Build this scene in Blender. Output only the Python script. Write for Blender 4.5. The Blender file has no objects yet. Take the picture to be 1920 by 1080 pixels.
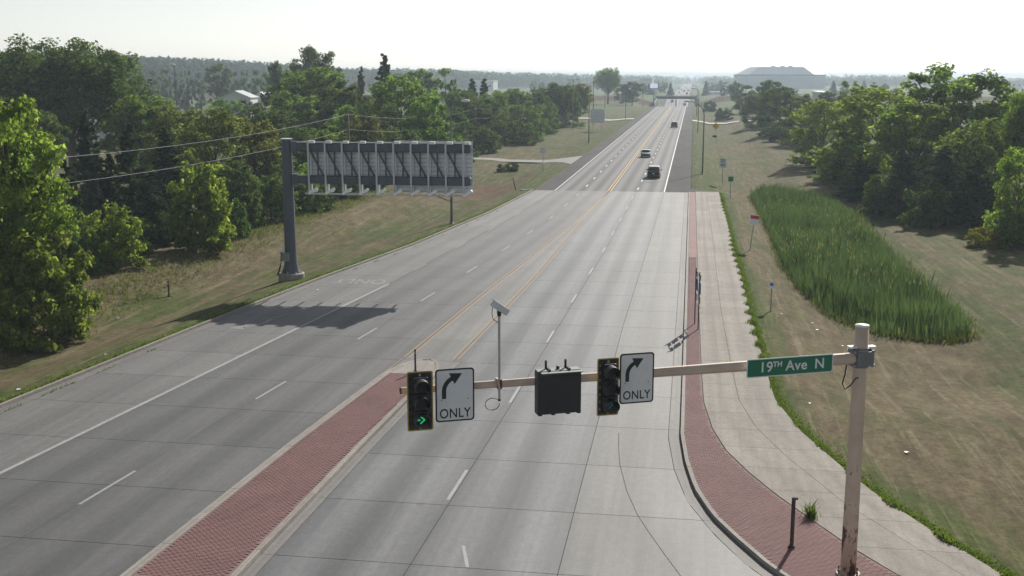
import bpy, math, random
import numpy as np
from mathutils import Vector, Matrix

# ------------------------------------------------------------------ camera, sky, sun, exposure
scene = bpy.context.scene
COL = scene.collection
R = math.radians
F_PX, CAM_H, YAW, PITCH = 2110.0, 15.1, R(-9.01), R(10.63)

cam_data = bpy.data.cameras.new('camera')
cam_data.sensor_fit = 'HORIZONTAL'
cam_data.sensor_width = 36.0
cam_data.lens = 36.0 * F_PX / 1920.0
cam_data.clip_start = 0.5
cam_data.clip_end = 20000.0
cam = bpy.data.objects.new('camera', cam_data)
cam.location = (0, 0, CAM_H)
cam.rotation_euler = (math.pi / 2 - PITCH, 0, -YAW)
COL.objects.link(cam)
scene.camera = cam

SUN_AZ, SUN_EL = R(17.0), R(32.5)
world = bpy.data.worlds.new('World')
scene.world = world
world.use_nodes = True
wn = world.node_tree
sky = wn.nodes.new('ShaderNodeTexSky')
sky.sky_type = 'NISHITA'
sky.sun_disc = False
sky.sun_elevation = SUN_EL
sky.sun_rotation = SUN_AZ
sky.altitude = 270.0
sky.air_density = 1.0
sky.dust_density = 0.5
sky.ozone_density = 1.0
grey = wn.nodes.new('ShaderNodeRGBToBW')                   # thin white summer haze over the whole sky
hazy = wn.nodes.new('ShaderNodeMix'); hazy.data_type = 'RGBA'; hazy.inputs[0].default_value = 0.72
wn.links.new(sky.outputs[0], grey.inputs[0])
wn.links.new(sky.outputs[0], hazy.inputs[6]); wn.links.new(grey.outputs[0], hazy.inputs[7])
wn.links.new(hazy.outputs[2], wn.nodes['Background'].inputs[0])
wn.nodes['Background'].inputs[1].default_value = 0.10

sun_data = bpy.data.lights.new('sun', 'SUN')
sun_data.energy = 5.0
sun_data.angle = R(0.53)
sun_data.color = (1.0, 0.95, 0.87)
sun = bpy.data.objects.new('sun', sun_data)
sdir = Vector((math.sin(SUN_AZ) * math.cos(SUN_EL), math.cos(SUN_AZ) * math.cos(SUN_EL), math.sin(SUN_EL)))
sun.rotation_euler = sdir.to_track_quat('Z', 'Y').to_euler()
sun.location = (0, 0, 200)
COL.objects.link(sun)

scene.view_settings.view_transform = 'Standard'
scene.view_settings.look = 'None'
scene.view_settings.exposure = 0.18
scene.view_settings.gamma = 1.0
scene.view_settings.use_curve_mapping = False
scene.render.engine = 'CYCLES'
scene.cycles.max_bounces = 5
scene.cycles.diffuse_bounces = 3
scene.cycles.glossy_bounces = 2
scene.cycles.transmission_bounces = 3
scene.cycles.volume_bounces = 0
scene.cycles.transparent_max_bounces = 6
scene.cycles.use_denoising = True
scene.cycles.sample_clamp_indirect = 4.0

# ------------------------------------------------------------------ pixel -> place (1920 x 1080 photograph)
fw = np.array([math.sin(YAW) * math.cos(PITCH), math.cos(YAW) * math.cos(PITCH), -math.sin(PITCH)])
rt = np.array([math.cos(YAW), -math.sin(YAW), 0.0])
upv = np.cross(rt, fw)
CAM = np.array([0, 0, CAM_H])
def pdir(x, y): return fw * F_PX + rt * (x - 960) - upv * (y - 540)
def at_z(x, y, z=0.0):
    d = pdir(x, y); return CAM + d * ((z - CAM_H) / d[2])
def at_y(x, y, Y):
    d = pdir(x, y); return CAM + d * (Y / d[1])
def depth(P): return float((np.asarray(P, float) - CAM) @ fw)

rng = np.random.default_rng(11)
random.seed(5)

# ------------------------------------------------------------------ plan lines X(Y)
def line(*pts):
    p = sorted(pts); ys = [q[0] for q in p]; xs = [q[1] for q in p]
    return lambda Y: float(np.interp(Y, ys, xs))
CONC_END = 151.0
LC = line((10, -34.0), (45.9, -31.3), (63.7, -29.5), (80, -27.6), (99, -24.8), (124, -22.3), (151, -20.75), (152, -20.75))   # left kerb face
L2 = line((10, -29.0), (38, -26.1), (66.8, -23.2), (79.7, -21.9), (124, -19.0), (151, -18.07))
L3 = line((10, -23.9), (35, -21.4), (50, -20.1), (65, -18.7), (77, -17.75), (100, -16.05), (119, -14.95), (151, -14.4))
ML = line((10, -17.8), (32, -16.75), (43, -16.2), (51, -15.6), (57, -15.15), (78, -14.2), (95, -13.2), (118, -11.95), (151, -10.9))
MR = line((10, -13.4), (32, -13.3), (43, -13.1), (50, -12.9), (57.5, -12.35), (74, -11.85), (83, -11.6), (116, -11.3), (151, -10.58))
R1 = line((10, -8.8), (33, -8.35), (50, -8.0), (65, -7.8), (97, -7.3), (151, -7.08))
R2 = line((10, -3.7), (32, -3.7), (68, -3.85), (104, -3.6), (151, -3.42))
GU = line((151, -0.68), (46.4, -0.62), (42.4, -0.3), (39.1, 0.22), (36.3, 1.1), (33.9, 2.1), (31, 3.9), (28, 6.2), (25, 9.4), (22, 14), (20, 19), (10, 40))
CU = line((151, -0.2), (46.5, -0.12), (43.1, 0.1), (40.2, 0.45), (37.7, 1.05), (36, 1.72), (33.6, 2.8), (31, 4.6), (28, 7.0), (25, 10.2), (22, 15), (20, 20), (10, 41))
BR = line((151, 0.7), (77.5, 0.78), (57, 0.85), (51.5, 0.92), (47.5, 1.25), (44.7, 1.75), (42.3, 2.5), (40.1, 3.35), (37.8, 4.4), (35.5, 5.5), (33.8, 6.5), (31, 8.4), (28, 10.6), (25, 13.6), (22, 18), (20, 23), (10, 44))
WM = line((151, 2.2), (74, 2.2), (58.7, 2.4), (52.2, 2.55), (48.1, 3.1), (44.3, 4.1), (39.5, 5.75), (36.2, 7.35), (34.1, 8.45), (31, 10.2), (28, 12.4), (25, 15.4), (22, 20), (20, 25), (10, 46))
WR = line((151, 3.75), (128, 3.9), (97, 4.0), (67, 4.1), (55.3, 4.2), (52.5, 4.25), (47.7, 5.0), (42.9, 6.3), (40.6, 7.0), (37.2, 8.4), (34.7, 9.5), (31, 11.8), (28, 14), (25, 17), (22, 21.5), (20, 26.5), (10, 48))
MED_NEAR, MED_FAR = 12.0, 57.6
AL, AR = -20.8, 0.05                        # edges of the far asphalt carriageway
EYL, EYC, EYR = -18.07, -10.74, -3.42

def sstep(a, b, x):
    t = min(1.0, max(0.0, (x - a) / (b - a))); return t * t * (3 - 2 * t)
def road_z(Y):                                # the road dips under the railway bridge
    return -4.2 * sstep(585, 705, Y) * (1 - sstep(735, 870, Y))
def XL(Y): return LC(Y) - 0.22 if Y < CONC_END else AL
def XR(Y): return WR(Y) if Y < CONC_END else AR
def wob(x, y):
    return (math.sin(x * .31 + y * .17) + math.sin(x * .13 - y * .23 + 2) + math.sin(y * .071 + 1.3)) / 3.0
def gz(X, Y):
    """height of the grass at a place"""
    l, r = XL(Y), XR(Y)
    rz = road_z(Y)
    if l <= X <= r: return rz
    if X < l:
        d = l - X
        edge = 0.10 if Y < CONC_END else -0.03
        z = edge * (1 - sstep(0, 4, d))
        dep = 1.25 * (1 - sstep(150, 200, Y)) + 0.55
        z -= dep * sstep(1.5, 8.0, d) * (1 - sstep(10.5, 17, d)) * (1 - sstep(430, 560, Y))
    else:
        d = X - r
        edge = 0.11 if Y < CONC_END else -0.03
        z = edge * (1 - sstep(0, 3, d))
        z -= 1.0 * sstep(0.8, 5.5, d) * (1 - sstep(11, 17, d)) * sstep(48, 62, Y) * (1 - sstep(430, 560, Y))
    z += 0.07 * wob(X, Y) * sstep(1, 6, d)
    # railway bank and the cutting the road runs through
    bank = 3.6 * math.exp(-((Y - 722) / 9.0) ** 2) * sstep(1.0, 3, d)
    cut = rz * (1 - sstep(1.0, 20.0, d))
    return z + cut + bank
def ground(px, py):
    z = 0.0
    for _ in range(14):
        p = at_z(px, py, z); z = 0.5 * z + 0.5 * gz(p[0], p[1])
    p = at_z(px, py, z)
    return Vector((p[0], p[1], gz(p[0], p[1])))

# ------------------------------------------------------------------ node helpers, materials
MATS = {}
class NT:
    def __init__(s, name):
        s.m = bpy.data.materials.new(name); s.m.use_nodes = True
        s.t = s.m.node_tree; s.b = s.t.nodes['Principled BSDF']; s.out = s.t.nodes['Material Output']
        MATS[name] = s.m
    def n(s, kind, **kw):
        nd = s.t.nodes.new(kind)
        for k, v in kw.items(): setattr(nd, k, v)
        return nd
    def l(s, a, b): s.t.links.new(a, b)
    def noise(s, scale, detail=4, rough=.6, vec=None):
        nd = s.n('ShaderNodeTexNoise'); nd.inputs['Scale'].default_value = scale
        nd.inputs['Detail'].default_value = detail; nd.inputs['Roughness'].default_value = rough
        if vec is not None: s.l(vec, nd.inputs['Vector'])
        return nd.outputs['Fac']
    def coord(s, scale=(1, 1, 1), kind='Object'):
        tc = s.n('ShaderNodeTexCoord'); mp = s.n('ShaderNodeMapping'); mp.inputs['Scale'].default_value = scale
        s.l(tc.outputs[kind], mp.inputs['Vector']); return mp.outputs[0]
    def ramp(s, fac, *stops):
        nd = s.n('ShaderNodeValToRGB'); e = nd.color_ramp.elements
        while len(e) < len(stops): e.new(.5)
        for i, (p, c) in enumerate(stops):
            e[i].position = p; e[i].color = (*c, 1) if len(c) == 3 else c
        s.l(fac, nd.inputs[0]); return nd.outputs[0]
    def mix(s, fac, a, b, mode='MIX'):
        nd = s.n('ShaderNodeMix', data_type='RGBA', blend_type=mode)
        if isinstance(fac, (int, float)): nd.inputs[0].default_value = fac
        else: s.l(fac, nd.inputs[0])
        for i, v in ((6, a), (7, b)):
            if isinstance(v, tuple): nd.inputs[i].default_value = (*v, 1)
            else: s.l(v, nd.inputs[i])
        return nd.outputs[2]
    def math(s, op, a, b=0.0, clamp=False):
        nd = s.n('ShaderNodeMath', operation=op, use_clamp=clamp)
        for i, v in ((0, a), (1, b)):
            if isinstance(v, (int, float)): nd.inputs[i].default_value = v
            else: s.l(v, nd.inputs[i])
        return nd.outputs[0]
    def mrange(s, v, a, b, c, d):
        nd = s.n('ShaderNodeMapRange'); s.l(v, nd.inputs[0])
        for i, q in enumerate((a, b, c, d)): nd.inputs[i + 1].default_value = q
        return nd.outputs[0]
    def attr(s, name):
        nd = s.n('ShaderNodeAttribute', attribute_name=name); return nd
    def rand(s):
        return s.n('ShaderNodeObjectInfo').outputs['Random']
    def bump(s, h, strength, dist=.02):
        nd = s.n('ShaderNodeBump'); nd.inputs['Strength'].default_value = strength; nd.inputs['Distance'].default_value = dist
        s.l(h, nd.inputs['Height']); s.l(nd.outputs[0], s.b.inputs['Normal'])
    def fin(s, col=None, rough=.7, metal=0.0, spec=.5):
        if isinstance(col, tuple): s.b.inputs['Base Color'].default_value = (*col, 1)
        elif col is not None: s.l(col, s.b.inputs['Base Color'])
        if isinstance(rough, (int, float)): s.b.inputs['Roughness'].default_value = rough
        else: s.l(rough, s.b.inputs['Roughness'])
        s.b.inputs['Metallic'].default_value = metal
        s.b.inputs['Specular IOR Level'].default_value = spec
        return s.m

def simple(name, col, rough=.6, metal=0.0, spec=.5, var=.12, scale=6.0):
    t = NT(name); v = t.noise(scale, 5, .65, t.coord())
    d = tuple(c * (1 - var) for c in col); u = tuple(min(1, c * (1 + var)) for c in col)
    return t.fin(t.ramp(v, (.3, d), (.7, u)), rough, metal, spec)

def make_materials():
    # concrete pavement with wheel paths lightened for tyre polish and painted sun sheen ("u" runs 0..1 across a lane)
    def conc(name, base, wheel, rough=.6):
        t = NT(name); c = t.coord()
        fine = t.noise(11, 6, .8, c); blot = t.noise(.35, 5, .6, t.coord((1, .35, 1))); streak = t.noise(1.0, 4, .6, t.coord((3.2, .05, 1)))
        grain = t.noise(3.6, 5, .8, t.coord((1, .55, 1)))
        tine = t.noise(1.0, 3, .7, t.coord((.25, 9.0, 1)))
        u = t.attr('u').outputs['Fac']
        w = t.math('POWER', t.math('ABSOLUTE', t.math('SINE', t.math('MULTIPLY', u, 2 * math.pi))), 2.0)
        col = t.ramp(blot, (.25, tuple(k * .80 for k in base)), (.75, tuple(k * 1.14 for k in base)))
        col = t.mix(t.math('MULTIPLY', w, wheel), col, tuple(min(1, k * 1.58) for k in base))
        mid = t.math('POWER', t.math('ABSOLUTE', t.math('COSINE', t.math('MULTIPLY', t.math('SUBTRACT', u, .5), math.pi))), 10.0)
        col = t.mix(t.math('MULTIPLY', mid, .42), col, tuple(k * .62 for k in base))
        col = t.mix(.7, col, t.ramp(fine, (.25, (.62,) * 3), (.75, (1.36,) * 3)), 'MULTIPLY')
        col = t.mix(.55, col, t.ramp(streak, (.28, (.70,) * 3), (.72, (1.22,) * 3)), 'MULTIPLY')
        col = t.mix(.30, col, t.ramp(tine, (.3, (.78,) * 3), (.7, (1.14,) * 3)), 'MULTIPLY')
        col = t.mix(.8, col, t.ramp(grain, (.28, (.78,) * 3), (.72, (1.24,) * 3)), 'MULTIPLY')
        sp = t.n('ShaderNodeTexVoronoi'); sp.inputs['Scale'].default_value = .55; t.l(t.coord(), sp.inputs['Vector'])
        col = t.mix(t.mrange(sp.outputs['Distance'], .05, .11, .45, 0), col, (.09, .085, .08))
        rv = t.mrange(t.rand(), 0, 1, .91, 1.08)
        cmb = t.n('ShaderNodeCombineColor'); [t.l(rv, cmb.inputs[i]) for i in range(3)]
        col = t.mix(1.0, col, cmb.outputs[0], 'MULTIPLY')
        t.bump(fine, .25, .004)
        return t.fin(col, rough, 0, .5)
    conc('concrete_pavement', (.122, .123, .125), .90, .5)  # right lanes: sun sheen put into the brighter wheel-track colour
    conc('concrete_left', (.098, .097, .098), .45, .6)  # darker copy for the left lanes, which miss the right lanes' sun sheen
    conc('concrete_turn', (.155, .153, .149), .08, .62)
    conc('concrete_gutter', (.18, .17, .16), 0.0, .7)
    conc('walk_concrete', (.262, .236, .203), 0.0, .85)
    conc('kerb_concrete', (.28, .255, .23), 0.0, .8)
    # asphalt carriageway: lanes and wheel paths from the world X of the surface
    t = NT('asphalt_lanes'); tc = t.n('ShaderNodeTexCoord'); sx = t.n('ShaderNodeSeparateXYZ'); t.l(tc.outputs['Object'], sx.inputs[0])
    u = t.math('FRACT', t.math('DIVIDE', t.math('ADD', sx.outputs[0], 18.07 + 36.6), 3.66))
    w = t.math('POWER', t.math('ABSOLUTE', t.math('SINE', t.math('MULTIPLY', u, 2 * math.pi))), 2.0)
    blot = t.noise(.12, 4, .6, t.coord((2, .12, 1))); fine = t.noise(14, 5, .7, t.coord())
    col = t.mix(t.math('MULTIPLY', w, t.mrange(blot, .3, .7, .5, .95)), (.082, .081, .083), (.225, .223, .226))
    col = t.mix(.5, col, t.ramp(fine, (.2, (.65,) * 3), (.8, (1.25,) * 3)), 'MULTIPLY')
    t.bump(fine, .2, .004); t.fin(col, .75, 0, .22)
    t = NT('asphalt_shoulder'); fine = t.noise(16, 5, .7, t.coord()); b = t.noise(.3, 5, .6, t.coord((1, .2, 1)))
    col = t.ramp(b, (.3, (.074, .070, .070)), (.7, (.108, .102, .100)))
    col = t.mix(.5, col, t.ramp(fine, (.2, (.6,) * 3), (.8, (1.3,) * 3)), 'MULTIPLY'); t.fin(col, .95, 0, .15)
    simple('joint_filler', (.05, .048, .045), .9, var=.3)
    simple('gravel', (.25, .238, .228), .9, var=.25, scale=3)
    simple('pale_path', (.55, .52, .47), .8, var=.1)
    # red stamped brick
    t = NT('brick'); f = t.noise(9, 4, .7, t.coord()); big = t.noise(.5, 4, .6, t.coord())
    col = t.ramp(f, (.2, (.190, .103, .098)), (.8, (.305, .180, .170)))
    col = t.mix(.6, col, t.ramp(big, (.3, (.75, .72, .72)), (.7, (1.15, 1.12, 1.1))), 'MULTIPLY'); t.fin(col, .8, 0, .3)
    simple('brick_bed', (.20, .125, .118), .9, var=.2, scale=8)
    # paint
    def paint(name, c, under, lo, hi):
        t = NT(name); v = t.noise(5.5, 6, .75, t.coord()); g = t.noise(.5, 3, .6, t.coord())
        f = t.mrange(t.math('ADD', v, t.math('MULTIPLY', g, .35)), lo, hi, 0, 1)
        t.fin(t.mix(f, under, c), .6, 0, .4)
    paint('white_paint', (.80, .80, .79), (.35, .35, .35), .30, .62)
    paint('worn_white_paint', (.42, .42, .415), (.22, .22, .218), .42, .85)
    paint('ghost_white_paint', (.33, .33, .33), (.185, .185, .182), .5, .95)
    paint('yellow_paint', (.66, .40, .085), (.30, .26, .2), .3, .7)
    paint('worn_yellow_paint', (.36, .215, .085), (.20, .175, .15), .38, .95)
    # metals and plastics
    t = NT('dark_steel'); v = t.noise(2.0, 5, .6, t.coord((1, 1, .3)))
    t.fin(t.ramp(v, (.3, (.070, .082, .105)), (.7, (.105, .120, .150))), .5, .15, .4)
    simple('galvanized', (.42, .44, .46), .38, .55, var=.12)
    simple('panel_aluminium', (.70, .73, .77), .5, .0, var=.10)
    simple('lamp_steel', (.17, .185, .20), .5, .4)
    simple('black_plastic', (.018, .018, .022), .45, var=.2)
    simple('dark_box', (.030, .032, .038), .4, var=.1)
    simple('grey_post', (.22, .24, .23), .6, .2)
    simple('green_post', (.035, .06, .045), .6)
    simple('sign_white', (.70, .72, .74), .45, var=.04)
    simple('sign_black', (.012, .012, .016), .5)
    simple('sign_green', (.006, .16, .085), .4, var=.06)
    simple('sign_red', (.42, .03, .04), .45)
    simple('sign_blue', (.05, .16, .42), .45)
    simple('sign_yellow', (.62, .36, .01), .45)
    simple('border_yellow', (.42, .30, .06), .5)
    simple('wood_pole', (.13, .105, .085), .85, var=.25)
    simple('wire', (.12, .12, .125), .65, spec=.4)
    simple('white_metal', (.78, .78, .77), .5, var=.05)
    simple('lens_white', (.86, .87, .86), .25, var=.02)
    simple('dark_lens', (.02, .03, .03), .15)
    t = NT('green_light'); t.fin((.01, .25, .12), .4); t.b.inputs['Emission Color'].default_value = (.04, 1.0, .42, 1); t.b.inputs['Emission Strength'].default_value = .35
    t = NT('dim_green_light'); t.fin((.03, .14, .13), .4); t.b.inputs['Emission Color'].default_value = (.06, .5, .45, 1); t.b.inputs['Emission Strength'].default_value = .03
    # tan painted steel with rust
    t = NT('tan_steel'); c = t.coord(); v = t.noise(1.5, 5, .6, c); ru = t.noise(3.2, 6, .7, t.coord((1, 1, .45)))
    low = t.n('ShaderNodeSeparateXYZ'); tc = t.n('ShaderNodeTexCoord'); t.l(tc.outputs['Object'], low.inputs[0])
    thr = t.mrange(low.outputs[2], 1.2, 4.5, .50, .70)
    f = t.mrange(t.math('SUBTRACT', ru, thr), -.01, .05, 0, 1)
    col = t.mix(f, t.ramp(v, (.3, (.48, .375, .295)), (.7, (.61, .495, .40))), (.095, .042, .03))
    t.fin(col, .6, 0, .4)
    simple('rust_steel', (.07, .05, .05), .8, var=.4)
    # buildings
    simple('white_wall', (.62, .64, .66), .7, var=.06, scale=.5)
    simple('roof_blue_grey', (.30, .36, .44), .5, var=.08, scale=.5)
    simple('roof_green_grey', (.42, .47, .45), .5, var=.08, scale=.5)
    simple('dome_wall', (.46, .50, .55), .7, var=.06, scale=.05)
    simple('dome_roof', (.82, .88, .90), .6, var=.05, scale=.05)
    simple('bridge_dark', (.055, .05, .05), .8, var=.2, scale=.5)
    simple('bridge_concrete', (.22, .22, .23), .8, var=.15, scale=.5)
    simple('window_dark', (.03, .035, .04), .2)
    # cars
    for n, c in (('car_black', (.012, .013, .016)), ('car_white', (.72, .73, .74)), ('car_grey', (.055, .06, .066)), ('car_silver', (.4, .41, .42))):
        t = NT(n); t.fin(c, .35, 0, .5); t.b.inputs['Coat Weight'].default_value = .8; t.b.inputs['Coat Roughness'].default_value = .06
    t = NT('car_glass'); t.fin((.012, .015, .018), .06, 0, .8)
    simple('tyre', (.02, .02, .02), .85)
    simple('rim', (.35, .35, .36), .35, .8)
    t = NT('tail_light'); t.fin((.25, .008, .01), .25)
    # bark, leaves
    simple('bark', (.085, .07, .058), .9, var=.3, scale=3)
    def leaf(name, lo, hi, trans=.30, spec=.35):
        t = NT(name); a = t.attr('tint').outputs['Fac']; r = t.rand()
        col = t.ramp(a, (0.0, lo), (1.0, hi))
        hs = t.n('ShaderNodeHueSaturation'); t.l(t.mrange(r, 0, 1, .485, .515), hs.inputs['Hue']); t.l(t.mrange(r, 0, 1, .85, 1.12), hs.inputs['Value'])
        t.l(col, hs.inputs['Color']); col = hs.outputs[0]
        t.fin(col, .8, 0, spec)
        tr = t.n('ShaderNodeBsdfTranslucent')
        t.l(t.mix(1.0, col, (1.4, 1.6, .7), 'MULTIPLY'), tr.inputs['Color'])
        mx = t.n('ShaderNodeMixShader'); mx.inputs[0].default_value = trans
        t.l(t.b.outputs[0], mx.inputs[1]); t.l(tr.outputs[0], mx.inputs[2]); t.l(mx.outputs[0], t.out.inputs[0])
    leaf('leaf_dark', (.050, .076, .036), (.135, .180, .074), .54, .04)
    leaf('leaf_mid', (.075, .120, .038), (.225, .300, .100), .62, .04)
    leaf('leaf_bright', (.100, .142, .034), (.300, .350, .098), .62, .04)
    leaf('leaf_olive', (.084, .096, .042), (.225, .225, .095), .56, .04)
    leaf('leaf_yellow', (.16, .17, .02), (.36, .33, .04), .5, .04)
    leaf('leaf_red', (.07, .035, .028), (.14, .06, .04), .3, .04)
    leaf('needle_dark', (.028, .050, .032), (.082, .112, .064), .36, 0.0)
    leaf('needle_blue', (.046, .068, .058), (.112, .145, .116), .36, 0.0)
    leaf('reed', (.042, .076, .046), (.125, .180, .100), .5, .03)
    leaf('reed_head', (.16, .14, .08), (.30, .26, .16), .3, .1)
    leaf('grass_green', (.065, .100, .026), (.180, .225, .065), .45, .03)
    leaf('grass_dry', (.12, .105, .055), (.24, .21, .12), .3, .03)
    leaf('far_leaf', (.042, .064, .040), (.09, .125, .068), .4, .02)  # lighter and bluer, distance haze put into the leaf colour
    # the ground: dry mown grass; "green" and "bare" are masks stored on the ground mesh
    t = NT('dry_grass'); c = t.coord()
    stripe = t.noise(1, 4, .6, t.coord((.75, .025, 1))); big = t.noise(.11, 5, .65, c); mid = t.noise(.9, 5, .65, t.coord((1, .4, 1))); fine = t.noise(6, 5, .75, c)
    straw = t.noise(1, 5, .7, t.coord((2.6, .10, 1)))
    dry = t.ramp(mid, (.25, (.076, .058, .032)), (.5, (.126, .100, .056)), (.78, (.195, .162, .096)))
    grn = t.ramp(mid, (.2, (.036, .056, .014)), (.8, (.100, .122, .034)))
    g = t.attr('green').outputs['Fac']
    f = t.math('ADD', g, t.math('ADD', t.mrange(big, .3, .7, -.38, .56), t.mrange(stripe, .3, .7, -.38, .54)))
    f = t.mrange(t.math('ADD', f, t.mrange(fine, .3, .7, -.16, .16)), .12, .88, 0, 1)
    col = t.mix(f, dry, grn)
    col = t.mix(t.mrange(straw, .53, .68, 0, .55), col, (.25, .21, .13))
    col = t.mix(t.attr('bare').outputs['Fac'], col, t.ramp(mid, (.3, (.090, .058, .038)), (.7, (.170, .112, .072))))
    fl = t.attr('field').outputs['Fac']
    col = t.mix(fl, col, t.ramp(big, (.35, (.075, .110, .045)), (.6, (.125, .150, .065))))
    tuft = t.noise(2.6, 6, .8, t.coord((1, .7, 1)))
    col = t.mix(.9, col, t.ramp(tuft, (.28, (.50,) * 3), (.72, (1.5,) * 3)), 'MULTIPLY')
    col = t.mix(.8, col, t.ramp(fine, (.25, (.66,) * 3), (.75, (1.32,) * 3)), 'MULTIPLY')
    t.bump(t.math('ADD', fine, t.math('MULTIPLY', mid, .6)), .6, .06)
    t.fin(col, .95, 0, .1)
make_materials()

# ------------------------------------------------------------------ mesh helpers
class MB:
    def __init__(s): s.v = []; s.f = []; s.mi = []; s.m = 0
    def add(s, vs, fs):
        b = len(s.v); s.v += [tuple(v) for v in vs]
        s.f += [tuple(b + i for i in f) for f in fs]; s.mi += [s.m] * len(fs); return s
    def box(s, c, size, rz=0.0, M=None):
        x, y, z = (q / 2 for q in size)
        vs = [Vector((i * x, j * y, k * z)) for k in (-1, 1) for j in (-1, 1) for i in (-1, 1)]
        if rz: q = Matrix.Rotation(rz, 3, 'Z'); vs = [q @ v for v in vs]
        if M is not None: vs = [M @ v for v in vs]
        vs = [v + Vector(c) for v in vs]
        return s.add(vs, [(0, 2, 3, 1), (4, 5, 7, 6), (0, 1, 5, 4), (2, 6, 7, 3), (0, 4, 6, 2), (1, 3, 7, 5)])
    def tube(s, pts, rad, n=8, caps=True, up=Vector((0, 0, 1)), squash=None, phase=0.0):
        pts = [Vector(p) for p in pts]; k = len(pts)
        rad = [rad] * k if isinstance(rad, (int, float)) else rad
        rings = []
        for i, p in enumerate(pts):
            d = (pts[min(i + 1, k - 1)] - pts[max(i - 1, 0)]).normalized()
            a = up if abs(d.dot(up)) < .97 else Vector((1, 0, 0))
            x = d.cross(a).normalized(); y = x.cross(d).normalized()
            rings.append([p + (x * math.cos(2 * math.pi * j / n + phase) + y * math.sin(2 * math.pi * j / n + phase)) * rad[i] for j in range(n)])
        b = len(s.v); s.v += [tuple(v) for r_ in rings for v in r_]
        fs = [(b + i * n + j, b + i * n + (j + 1) % n, b + (i + 1) * n + (j + 1) % n, b + (i + 1) * n + j) for i in range(k - 1) for j in range(n)]
        if caps: fs += [tuple(b + j for j in range(n))[::-1], tuple(b + (k - 1) * n + j for j in range(n))]
        s.f += fs; s.mi += [s.m] * len(fs); return s
    def lathe(s, prof, n=20, c=(0, 0, 0)):
        c = Vector(c); b = len(s.v)
        for r_, z in prof:
            for j in range(n): s.v.append(tuple(c + Vector((r_ * math.cos(2 * math.pi * j / n), r_ * math.sin(2 * math.pi * j / n), z))))
        k = len(prof)
        fs = [(b + i * n + j, b + i * n + (j + 1) % n, b + (i + 1) * n + (j + 1) % n, b + (i + 1) * n + j) for i in range(k - 1) for j in range(n)]
        fs += [tuple(b + j for j in range(n))[::-1], tuple(b + (k - 1) * n + j for j in range(n))]
        s.f += fs; s.mi += [s.m] * len(fs); return s
    def prism(s, poly, d0, d1, M):
        """extrude polygon (a,b) from d0 to d1; M maps (a,b,d) -> xyz"""
        n = len(poly)
        vs = [M(a, b, d0) for a, b in poly] + [M(a, b, d1) for a, b in poly]
        return s.add(vs, [tuple(range(n))[::-1], tuple(range(n, 2 * n))] + [(i, (i + 1) % n, n + (i + 1) % n, n + i) for i in range(n)])
    def mesh(s, name, mats, smooth=False):
        me = bpy.data.meshes.new(name); me.from_pydata(s.v, [], s.f)
        for m in ([mats] if isinstance(mats, str) else mats): me.materials.append(MATS[m])
        if len(set(s.mi)) > 1: me.polygons.foreach_set('material_index', s.mi)
        if smooth: me.polygons.foreach_set('use_smooth', [True] * len(me.polygons))
        me.update(); return me
    def obj(s, name, mats, parent=None, smooth=False):
        return link(name, s.mesh(name, mats, smooth), parent)

def link(name, data, parent=None, loc=None):
    o = bpy.data.objects.new(name, data); COL.objects.link(o)
    if parent is not None: o.parent = parent
    if loc is not None: o.location = loc
    return o
def tag(o, label=None, cat=None, group=None, kind=None):
    if label: o['label'] = label
    if cat: o['category'] = cat
    if group: o['group'] = group
    if kind: o['kind'] = kind
    return o
def thing(name, label, cat, loc=(0, 0, 0), rz=0.0, group=None):
    o = link(name, None, None, loc); o.rotation_euler = (0, 0, rz); o.empty_display_size = .3
    return tag(o, label, cat, group)
def kids(o): return [c for c in bpy.data.objects if c.parent == o]
def copy_tree(o, parent=None, children=None):
    c = o.copy(); COL.objects.link(c); c.parent = parent
    for ch in (children if children is not None else kids(o)): copy_tree(ch, c)
    return c
def bevel(o, w=.02, seg=2):
    m = o.modifiers.new('bevel', 'BEVEL'); m.width = w; m.segments = seg; m.limit_method = 'ANGLE'; return o
def text_mesh(body, size, mat, extrude=.002, align='CENTER', xs=1.0, bold=0.0):
    cu = bpy.data.curves.new('lettering', 'FONT'); cu.body = body; cu.size = size; cu.extrude = extrude
    cu.align_x = align; cu.align_y = 'CENTER'; cu.offset = bold; cu.space_character = 1.06
    o = bpy.data.objects.new('lettering', cu); me = bpy.data.meshes.new_from_object(o)
    bpy.data.objects.remove(o); bpy.data.curves.remove(cu)
    me.materials.clear(); me.materials.append(MATS[mat])
    if xs != 1.0: me.transform(Matrix.Diagonal((xs, 1, 1, 1)))
    return me
UPRIGHT = Matrix.Rotation(math.pi / 2, 4, 'X')            # text in XY -> standing, facing -Y
def set_attr(me, name, vals):
    a = me.attributes.new(name, 'FLOAT', 'POINT'); a.data.foreach_set('value', np.asarray(vals, np.float32))

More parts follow.
